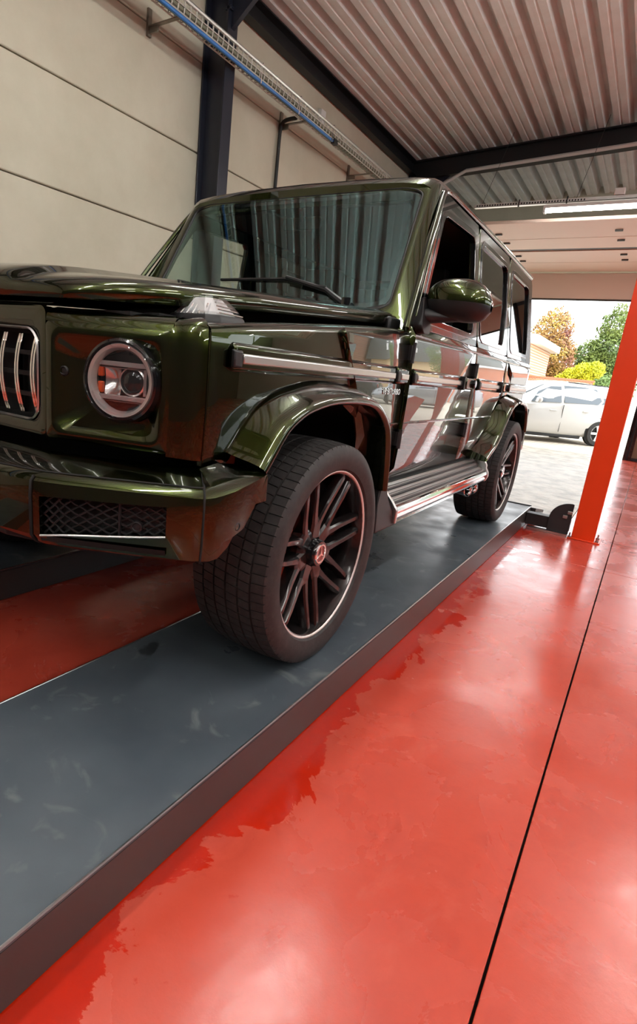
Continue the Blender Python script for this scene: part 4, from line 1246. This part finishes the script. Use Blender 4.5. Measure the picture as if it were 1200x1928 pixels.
# grille
gr = rrect(0.418, 0.118, 0.045, 6, 0, 0.905)
def GP(x, z, d=0.0): return Vector((x, -0.722 + 0.05 * (x / 0.45) ** 2 * 0.25 - d, z))
of = rrect(GX - 0.004, 0.165, 0.02, 6, 0, 0.916)
gf = MB().rings([[GP(x, z, -0.03) for x, z in of], [GP(x, z, 0) for x, z in of], [GP(x, z, 0.004) for x, z in rrect(0.432, 0.132, 0.05, 6, 0, 0.905)], [GP(x, z, -0.004) for x, z in gr], [GP(x, z, -0.06) for x, z in gr]], cap=False).build('grille_surround', PAINT, suv, angle=40)
MB().rings([[GP(x, z, 0.002) for x, z in rrect(0.422, 0.122, 0.047, 6, 0, 0.905)], [GP(x, z, 0.006) for x, z in rrect(0.419, 0.119, 0.046, 6, 0, 0.905)], [GP(x, z, -0.004) for x, z in rrect(0.415, 0.115, 0.044, 6, 0, 0.905)]], cap=False).build('bright_edge', SATIN, gf, angle=60)
MB().prism(gr, lambda x, z: GP(x, z, -0.055), lambda x, z: GP(x, z, -0.065)).build('grille_back', DARK, gf)
for k in range(-6, 7):
    x = k * 0.0665
    for dx in (-0.005, 0.005):
        R = []
        for j in range(9):
            t = -1 + j / 4
            z = 0.905 + 0.104 * t
            d = 0.018 * (1 - t * t) - 0.012
            R.append([GP(x + dx - 0.0038, z, d), GP(x + dx + 0.0038, z, d), GP(x + dx + 0.0038, z, d - 0.03), GP(x + dx - 0.0038, z, d - 0.03)])
        MB().rings(R).build('grille_bar', CHROME, gf, bevel=0.001, seg=1)
for z in (0.85, 0.905, 0.96):
    box('grille_crossbar', -0.40, 0.40, -0.690, -0.684, z - 0.006, z + 0.006, BLACK, gf)
st = []
for k in range(6):
    a = math.radians(90 + 60 * k)
    r = 0.080 if k % 2 == 0 else 0.014
    st.append((r * math.cos(a), 0.905 + r * math.sin(a)))
MB().prism(st, lambda x, z: GP(x, z, 0.02), lambda x, z: GP(x * 0.9, 0.905 + (z - 0.905) * 0.9, 0.034)).lathe([(-0.756, 0.083), (-0.764, 0.087), (-0.756, 0.093), (-0.748, 0.087)], 'y', 40, (0, 0, 0.905), loop=True).build('star_emblem', CHROME, gf)
# panel over the grille reaching back to the bonnet gap
R = []
for k in range(13):
    x = lerp(-GX, GX, k / 12)
    R.append([GP(x, 1.079, 0), GP(x, 1.086, -0.006), GP(x, 1.090, -0.022), GP(x, 1.090, -0.10)])
MB().rings(R, closed=False, cap=False).build('grille_header', PAINT, gf, angle=60)

# ---- front bumper
BP = [(0.0, -0.905), (0.25, -0.898), (0.43, -0.882), (0.585, -0.848), (0.606, -0.840), (0.66, -0.813), (0.74, -0.770), (0.82, -0.726), (0.882, -0.690), (0.93, -0.663), (0.955, -0.642), (0.970, -0.622), (0.978, -0.595), (0.983, -0.56), (0.985, -0.52), (0.986, -0.48), (0.985, -0.45), (0.983, -0.428)]
def bump_pt(i, s):
    return BP[i]
UP = []
for i in range(len(BP)):
    a = BP[max(i - 1, 0)]; b = BP[min(i + 1, len(BP) - 1)]
    t = Vector((b[0] - a[0], b[1] - a[1])).normalized()
    UP.append(Vector((t.y, -t.x)))                # outward normal in plan
UP[0] = Vector((0, -1))
def ztop(i): return interp(BP[i][1], [(-0.9, 0.672), (-0.64, 0.676), (-0.56, 0.690), (-0.43, 0.718)])
I0, I1 = 4, 8                                     # inlet from station 4 to 8
bump = {}
for s in (1, -1):
    def BPt(i, z, d):
        return Vector((s * (BP[i][0] + UP[i].x * d), BP[i][1] + UP[i].y * d, z))
    rows = []
    for i in range(len(BP)):
        zt = ztop(i)
        inl = lerp(0.635, 0.645, min(1, max(0, (i - I0) / (I1 - I0))))
        inb = lerp(0.535, 0.570, min(1, max(0, (i - I0) / (I1 - I0))))
        zlow = interp(BP[i][0], [(0.0, 0.52), (0.45, 0.52), (0.60, 0.500), (0.95, 0.500), (0.985, 0.500)])
        zlow = interp(BP[i][1], [(-0.905, 0.525), (-0.88, 0.525), (-0.84, 0.502), (-0.60, 0.502), (-0.57, 0.520), (-0.53, 0.560), (-0.49, 0.612), (-0.455, 0.660), (-0.428, 0.700)])
        lift = interp(BP[i][1], [(-0.60, 1.0), (-0.52, 0.85), (-0.43, 0.2)])
        rows.append([(zt + 0.045 * lift, -0.14 if i < 11 else -0.10), (zt + 0.040 * lift, -0.11 if i < 11 else -0.085), (zt + 0.018 * lift, -0.030), (zt + 0.008 * lift, -0.010), (zt - 0.003, 0.0), (min(inl, zt - 0.02), 0.004), (max(min(inb, zt - 0.03), zlow + 0.012), 0.002), (zlow + 0.010, -0.012), (zlow, -0.030), (zlow + 0.004, -0.12)])
    grid = [[BPt(i, z, d) for z, d in rows[i]] for i in range(len(BP))]
    v = [p for r in grid for p in r]
    nr = len(rows[0])
    f = []
    for i in range(len(BP) - 1):
        for j in range(nr - 1):
            if I0 <= i < I1 and j == 5: continue          # the inlet opening
            f.append((i * nr + j, (i + 1) * nr + j, (i + 1) * nr + j + 1, i * nr + j + 1))
    # inlet walls
    def idx(i, j): return i * nr + j
    base = len(v)
    loop = [(i, 5) for i in range(I0, I1 + 1)] + [(i, 6) for i in range(I1, I0 - 1, -1)]
    for (i, j) in loop:
        z, d = rows[i][j]
        v.append(BPt(i, z, d - 0.055))
    for k in range(len(loop)):
        k2 = (k + 1) % len(loop)
        f.append((idx(*loop[k]), idx(*loop[k2]), base + k2, base + k))
    bo = data('front_bumper', v, f, PAINT, suv, angle=32)
    bump[s] = bo
    # lattice in the inlet
    def IN(a, b, d):
        """a 0..1 along the inlet, b 0..1 upwards"""
        t = I0 + a * (I1 - I0)
        i = min(int(t), I1 - 1); k = t - i
        za = lerp(rows[i][6][0], rows[i + 1][6][0], k); zb_ = lerp(rows[i][5][0], rows[i + 1][5][0], k)
        z = lerp(za, zb_, b)
        return BPt(i, z, d).lerp(BPt(i + 1, z, d), k)
    R = [[IN(a / 8, b, -0.052) for b in (0, 1)] for a in range(9)]
    MB().rings(R, closed=False, cap=False).build('inlet_back', DARK, bo)
    m = MB()
    NX, NZ = 9.0, 4.0
    for fam in (1, -1):
        c = -NZ if fam > 0 else 0.0
        while c < NX + NZ:
            pts = []
            for q in range(0, 17):
                b = q / 16
                a = (c + fam * b * NZ) / NX if fam > 0 else (c - b * NZ) / NX
                if 0 <= a <= 1: pts.append(IN(a, b, -0.020 + 0.003 * math.sin(q * math.pi / 2)))
            if len(pts) > 1: m.tube(pts, 0.0028, 5)
            c += 1.0
    tag(m.build('inlet_lattice', BLACK, bo), kind='stuff')
    MB().tube([IN(0.62, 0, -0.016), IN(0.62, 1, -0.016)], 0.004, 6).build('inlet_divider', BLACK, bo)
    R = [[IN(a / 6 * 0.37 + 0.63, b, -0.028) for b in (0.02, 0.98)] for a in range(7)]
    MB().rings(R, closed=False, cap=False).build('inlet_blank', BLACK, bo)
    MB().tube([IN(a / 10, 0.0, 0.001) for a in range(11)], 0.003, 6).build('inlet_bright_edge', SATIN, bo)
    def sensor(c, nrm, name='parking_sensor', r=0.012):
        k = MB().lathe([(-0.01, r), (0.003, r), (0.004, r * 0.75), (0.001, r * 0.6), (0.002, 0.0)], 'z', 18)
        M = nrm.to_track_quat('Z', 'Y').to_matrix().to_4x4(); M.translation = c
        k.v = [tuple(M @ Vector(p)) for p in k.v]
        k.build(name, BLACK, bo)
    sensor(IN(0.74, 0.28, -0.012), Vector((s * UP[7].x, UP[7].y, 0)), r=0.014)
    sensor(Vector((s * 0.9835, -0.545, 0.595)), Vector((s, -0.12, 0)), r=0.011)
    # lower slit
    R = [[BPt(i, rows[i][7][0] + 0.008, -0.006), BPt(i, rows[i][7][0] + 0.024, 0.0015)] for i in range(4, 9)]
    MB().rings(R, closed=False, cap=False).build('lower_slit', DARK, bo)
    # seam lines of the corner section and the upper seam
    MB().tube([BPt(10, z, d + 0.001) for z, d in rows[10][1:9]], 0.003, 5).build('seam', DARK, bo)
    MB().tube([BPt(i, ztop(i) + 0.017, -0.028) for i in range(0, 11)], 0.0028, 5).build('seam', DARK, bo)
    MB().tube([BPt(3, z, d + 0.001) for z, d in rows[3][3:9]], 0.004, 5).build('seam', DARK, bo)
# central intake and skid plate
MB().box(-0.40, 0.40, -0.896, -0.875, 0.545, 0.645).build('centre_intake', DARK, suv, bevel=0.01)
MB().prism([(-0.84, 0.50), (-0.60, 0.40), (-0.40, 0.40), (-0.40, 0.52), (-0.84, 0.54)], lambda y, z: (-0.46, y, z), lambda y, z: (0.46, y, z)).build('skid_plate', LIFTBLACK, suv, bevel=0.006)
MB().prism([(-0.55, -0.74), (0.55, -0.74), (0.86, -0.56), (0.86, -0.48), (-0.86, -0.48), (-0.86, -0.56)], lambda x, y: (x, y, 0.53), lambda x, y: (x, y, 0.62)).build('bumper_core', DARK, suv)

# ---- door mirrors
for s in (1, -1):
    R = []
    for k in range(15):
        t = -1 + 2 * k / 14
        w = max(0.06, (1 - abs(t) ** 3.2)) ** 0.5
        x = 0.985 + 0.142 * t
        ring = []
        for j in range(18):
            a = 2 * math.pi * j / 18
            ca, sa = math.cos(a), math.sin(a)
            yy = 0.93 + 0.085 * w * (abs(ca) ** 0.75) * (1 if ca > 0 else -1) * (0.55 if ca > 0 else 1.0)
            zz = 1.338 + 0.086 * w * (abs(sa) ** 0.8) * (1 if sa > 0 else -1) - 0.016 * t * t - 0.008 * t
            ring.append(Vector((s * x, yy, zz)))
        R.append(ring)
    up_ = MB().rings(R)
    mo = up_.build('door_mirror', PAINT, suv, angle=60)
    # black lower shell, a touch larger than the cap
    R2 = []
    for r in R:
        cx_ = sum((p for p in r), Vector()) / len(r)
        q = []
        for p in r:
            pz = min(p.z, 1.326 - 0.008 * (cx_.x * s - 0.985) / 0.142)
            q.append(Vector((cx_.x + (p.x - cx_.x) * 1.02, cx_.y + (p.y - cx_.y) * 1.025, cx_.z + (pz - cx_.z) * 1.02)))
        R2.append(q)
    MB().rings(R2).build('mirror_lower_shell', BLACK, mo, angle=60)
    MB().prism(rrect(0.118, 0.058, 0.03, 5, 0.985, 1.335), lambda x, z: (s * x, 0.972, z), lambda x, z: (s * x, 0.980, z)).build('mirror_glass', CHROME, mo)
    MB().tube([(s * 0.975, 0.91, 1.348 - 0.012), (s * 1.05, 0.872, 1.334), (s * 1.11, 0.89, 1.322)], 0.006, 6).build('indicator_strip', SATIN, mo)
    R = []
    for (x, y, z, ry, rz_) in ((0.845, 0.86, 1.262, 0.035, 0.034), (0.90, 0.88, 1.262, 0.032, 0.028), (0.97, 0.91, 1.262, 0.032, 0.018), (1.03, 0.925, 1.262, 0.025, 0.010)):
        R.append([Vector((s * x, y + ry * math.cos(2 * math.pi * j / 12), z + rz_ * math.sin(2 * math.pi * j / 12))) for j in range(12)])
    MB().rings(R).build('mirror_arm', BLACK, mo, angle=50)
    MB().prism(round_poly([(0.765, 1.215), (0.79, 1.182), (0.870, 1.186), (0.895, 1.26), (0.905, 1.345), (0.87, 1.34)], 0.02, 3), lambda y, z: (s * (sx(z) - 0.01), y, z), lambda y, z: (s * (sx(z) + (0.034 if z < 1.28 else 0.010)), y, z)).build('mirror_foot', BLACK, mo, bevel=0.006)

# ---- cabin
MB().prism([(0.80, 0.95), (0.80, 1.235), (0.95, 1.25), (1.16, 1.215), (1.20, 1.10), (1.12, 0.95)], lambda y, z: (-0.76, y, z), lambda y, z: (0.76, y, z)).build('dashboard', SEAT, suv, bevel=0.02)
box('instrument_screen', -0.05, 0.62, 1.13, 1.15, 1.17, 1.29, GLOSSBLACK, suv, bevel=0.008)
sw = MB()
R = []
for k in range(32):
    a = 2 * math.pi * k / 32
    R.append([Matrix.Translation((0.38, 1.34, 1.16)) @ Matrix.Rotation(math.radians(22), 4, 'X') @ Vector(((0.175 + 0.015 * math.cos(b)) * math.cos(a), 0.015 * math.sin(b), (0.175 + 0.015 * math.cos(b)) * math.sin(a))) for b in [2 * math.pi * j / 8 for j in range(8)]])
sw.rings(R, loop=True)
sw.box(-0.16, 0.16, -0.012, 0.012, -0.025, 0.025, Matrix.Translation((0.38, 1.34, 1.16)) @ Matrix.Rotation(math.radians(22), 4, 'X'))
sw.lathe([(-0.03, 0.0), (-0.03, 0.06), (0.02, 0.07), (0.03, 0.0)], 'y', 16, (0.38, 1.335, 1.155))
sw.build('steering_wheel', SEAT, suv)
for x in (-0.38, 0.38):
    for (y, back) in ((1.62, 0.18), (2.48, 0.16)):
        st_ = MB().box(x - 0.25, x + 0.25, y - 0.25, y + 0.28, 0.75, 0.92).build('seat', SEAT, suv, bevel=0.05, seg=3)
        MB().prism([(y + 0.20, 0.88), (y + 0.34, 0.88), (y + 0.34 + back, 1.46), (y + 0.25 + back, 1.48)], lambda a, b: (x - 0.24, a, b), lambda a, b: (x + 0.24, a, b)).build('seat_back', SEAT, st_, bevel=0.04, seg=3)
        MB().box(x - 0.13, x + 0.13, y + 0.29 + back, y + 0.38 + back, 1.50, 1.68).box(x - 0.05, x - 0.035, y + 0.33 + back, y + 0.345 + back, 1.42, 1.52).box(x + 0.035, x + 0.05, y + 0.33 + back, y + 0.345 + back, 1.42, 1.52).build('head_rest', SEAT, st_, bevel=0.03, seg=3)
im = MB().prism(rrect(0.12, 0.032, 0.02, 4, 0.0, 1.735), lambda x, z: (x, 1.16, z), lambda x, z: (x, 1.185, z)).tube([(0, 1.165, 1.745), (0, 1.13, 1.80)], 0.012, 8).build('interior_mirror', SEAT, suv, bevel=0.004)
box('mirror_glass', -0.11, 0.11, 1.186, 1.188, 1.71, 1.76, CHROME, im)
for x in (-0.40, 0.40):
    box('sun_visor', x - 0.20, x + 0.20, 1.16, 1.33, 1.795, 1.812, TRIMGREY, suv, bevel=0.006)

# ---- wheels
def make_tyre():
    prof = [(0.128, 0.290), (0.140, 0.300), (0.147, 0.325), (0.148, 0.345), (0.144, 0.362), (0.138, 0.3725)]
    tread = []
    ribs = [(0.134, 0.092), (0.085, 0.048), (0.041, 0.0035), (-0.0035, -0.041), (-0.048, -0.085), (-0.092, -0.134)]
    pts = [(x, r, 0, 0.0) for x, r in prof]
    for k, (a, b) in enumerate(ribs):
        crown = lambda x: 0.387 - 0.009 * abs(x / 0.134) ** 2.6
        g = 1 if k in (0, 5) else 2
        pts.append((a, crown(a), g, 0)); pts.append(((a * 2 + b) / 3, crown((a * 2 + b) / 3), g, 0)); pts.append(((a + 2 * b) / 3, crown((a + 2 * b) / 3), g, 0)); pts.append((b, crown(b), g, 0))
        if k < 5:
            n = ribs[k + 1][0]
            pts.append((b - 0.0012, crown(b) - 0.008, 0, 0)); pts.append((n + 0.0012, crown(n) - 0.008, 0, 0))
    pts += [(-x, r, 0, 0) for x, r in reversed(prof)]
    pitches = 80
    angs = []
    for k in range(pitches):
        b = 2 * math.pi * k / pitches
        w = 2 * math.pi / pitches
        angs += [(b, 0), (b + w * 0.89, 0), (b + w * 0.91, 1), (b + w * 0.98, 1)]
    R = []
    for (a, gr_) in angs:
        ring = []
        for (x, r, g, _) in pts:
            sl = 0.16 * (x / 0.134) if g == 2 else 0.05
            rr = r - (0.0055 if (gr_ and g) else 0.0)
            aa = a + sl * 0.35
            ring.append((x, rr * math.cos(aa), rr * math.sin(aa)))
        R.append(ring)
    m = MB().rings(R, closed=False, cap=False, loop=True)
    return m
def lettering(parent, radius, x, body, a0, size):
    pass

def make_wheel(first=False):
    w = MB().lathe([(0.118, 0.2965), (0.126, 0.2965), (0.130, 0.292), (0.126, 0.283), (0.105, 0.274), (0.02, 0.262), (-0.12, 0.270), (-0.13, 0.29), (-0.125, 0.293), (0.0, 0.28)], 'x', 64, loop=True).build('wheel', RIMBLACK, None, angle=40)
    make_tyre().build('tyre', RUBBER, w, angle=30)
    MB().lathe([(0.124, 0.2970), (0.1305, 0.2955), (0.1325, 0.292), (0.1310, 0.2885), (0.1255, 0.2850), (0.122, 0.2850)], 'x', 72, loop=True).build('bright_flange', RIMRING, w, angle=60)
    # hub and twin spokes
    MB().lathe([(0.02, 0.0), (0.030, 0.100), (0.066, 0.094), (0.078, 0.080), (0.082, 0.060), (0.060, 0.052), (0.060, 0.0)], 'x', 42).build('hub', RIMBLACK, w, angle=30)
    for k in range(7):                                     # seven Y-shaped spokes, branches pairing up at the rim
        a = math.radians(-90 + 25.71 + 51.43 * k)
        def sp(r, da, t, x):
            q = a + math.radians(da)
            return Vector((x, r * math.cos(q) - t * math.sin(q), r * math.sin(q) + t * math.cos(q)))
        R = []
        for (r, wd, xo) in ((0.050, 0.030, 0.082), (0.085, 0.030, 0.084), (0.112, 0.033, 0.087), (0.126, 0.020, 0.082)):
            R.append([sp(r, 0, t, x) for x, t in ((xo - 0.045, -wd * 1.1), (xo - 0.008, -wd), (xo, -wd * 0.72), (xo, wd * 0.72), (xo - 0.008, wd), (xo - 0.045, wd * 1.1))])
        y_ = MB().rings(R)
        for sd in (-1, 1):
            R = []
            for (r, da, wd, xo, th) in ((0.090, 5.5, 0.016, 0.084, 0.045), (0.125, 10.5, 0.0155, 0.089, 0.044), (0.165, 14.0, 0.0125, 0.096, 0.042), (0.220, 17.2, 0.0115, 0.108, 0.036), (0.268, 19.2, 0.0115, 0.117, 0.030), (0.282, 19.7, 0.0130, 0.114, 0.026)):
                R.append([sp(r, sd * da, t, x) for x, t in ((xo - th, -wd * 1.2), (xo - 0.007, -wd), (xo, -wd * 0.6), (xo, wd * 0.6), (xo - 0.007, wd), (xo - th, wd * 1.2))])
            y_.rings(R)
        y_.build('spoke', RIMBLACK, w, angle=30)
    cap = MB().lathe([(0.060, 0.050), (0.100, 0.047), (0.108, 0.043), (0.109, 0.0)], 'x', 32).build('centre_cap', GLOSSBLACK, w, angle=35)
    MB().lathe([(0.1085, 0.0), (0.1095, 0.029)], 'x', 28).build('cap_face', REDCAP, w, angle=60)
    MB().lathe([(0.108, 0.036), (0.112, 0.034), (0.112, 0.029), (0.108, 0.028)], 'x', 32, loop=True).build('cap_ring', CHROME, w, angle=60)
    star = []
    for k in range(6):
        a = math.radians(90 + 60 * k)
        r = 0.028 if k % 2 == 0 else 0.0055
        star.append((r * math.cos(a), r * math.sin(a)))
    MB().prism(star, lambda y, z: (0.1095, y, z), lambda y, z: (0.1125, y * 0.85, z * 0.85)).build('cap_star', CHROME, w)
    MB().lathe([(0.0, 0.10), (0.0, 0.195), (0.012, 0.195), (0.012, 0.10)], 'x', 48, loop=True).build('brake_disc', BRAKE, w, angle=30)
    return w
wheel0 = make_wheel()
cal_me = None
for i, (x, y, flip) in enumerate(((0.842, 0.0, 0), (0.842, AX_R, 0), (-0.842, 0.0, 1), (-0.842, AX_R, 1))):
    w = wheel0 if i == 0 else copy_tree(wheel0)
    w.parent = suv
    w.location = (x, y, 0.3876)
    w.rotation_euler = (math.radians(90 * i), 0, math.radians(180) if flip else 0)
    # caliper behind the spokes
    s = -1 if flip else 1
    R = []
    for k in range(9):
        a = math.radians(205 - 75 * k / 8) if True else 0
        ca, sa = math.cos(a), math.sin(a)
        R.append([Vector((x + s * dx, y + r * ca, 0.3865 + r * sa)) for dx, r in ((-0.03, 0.125), (0.045, 0.125), (0.050, 0.16), (0.045, 0.215), (-0.03, 0.215))])
    MB().rings(R).build('brake_caliper', CALIPER, suv, bevel=0.006)

print('objects', len(bpy.data.objects))
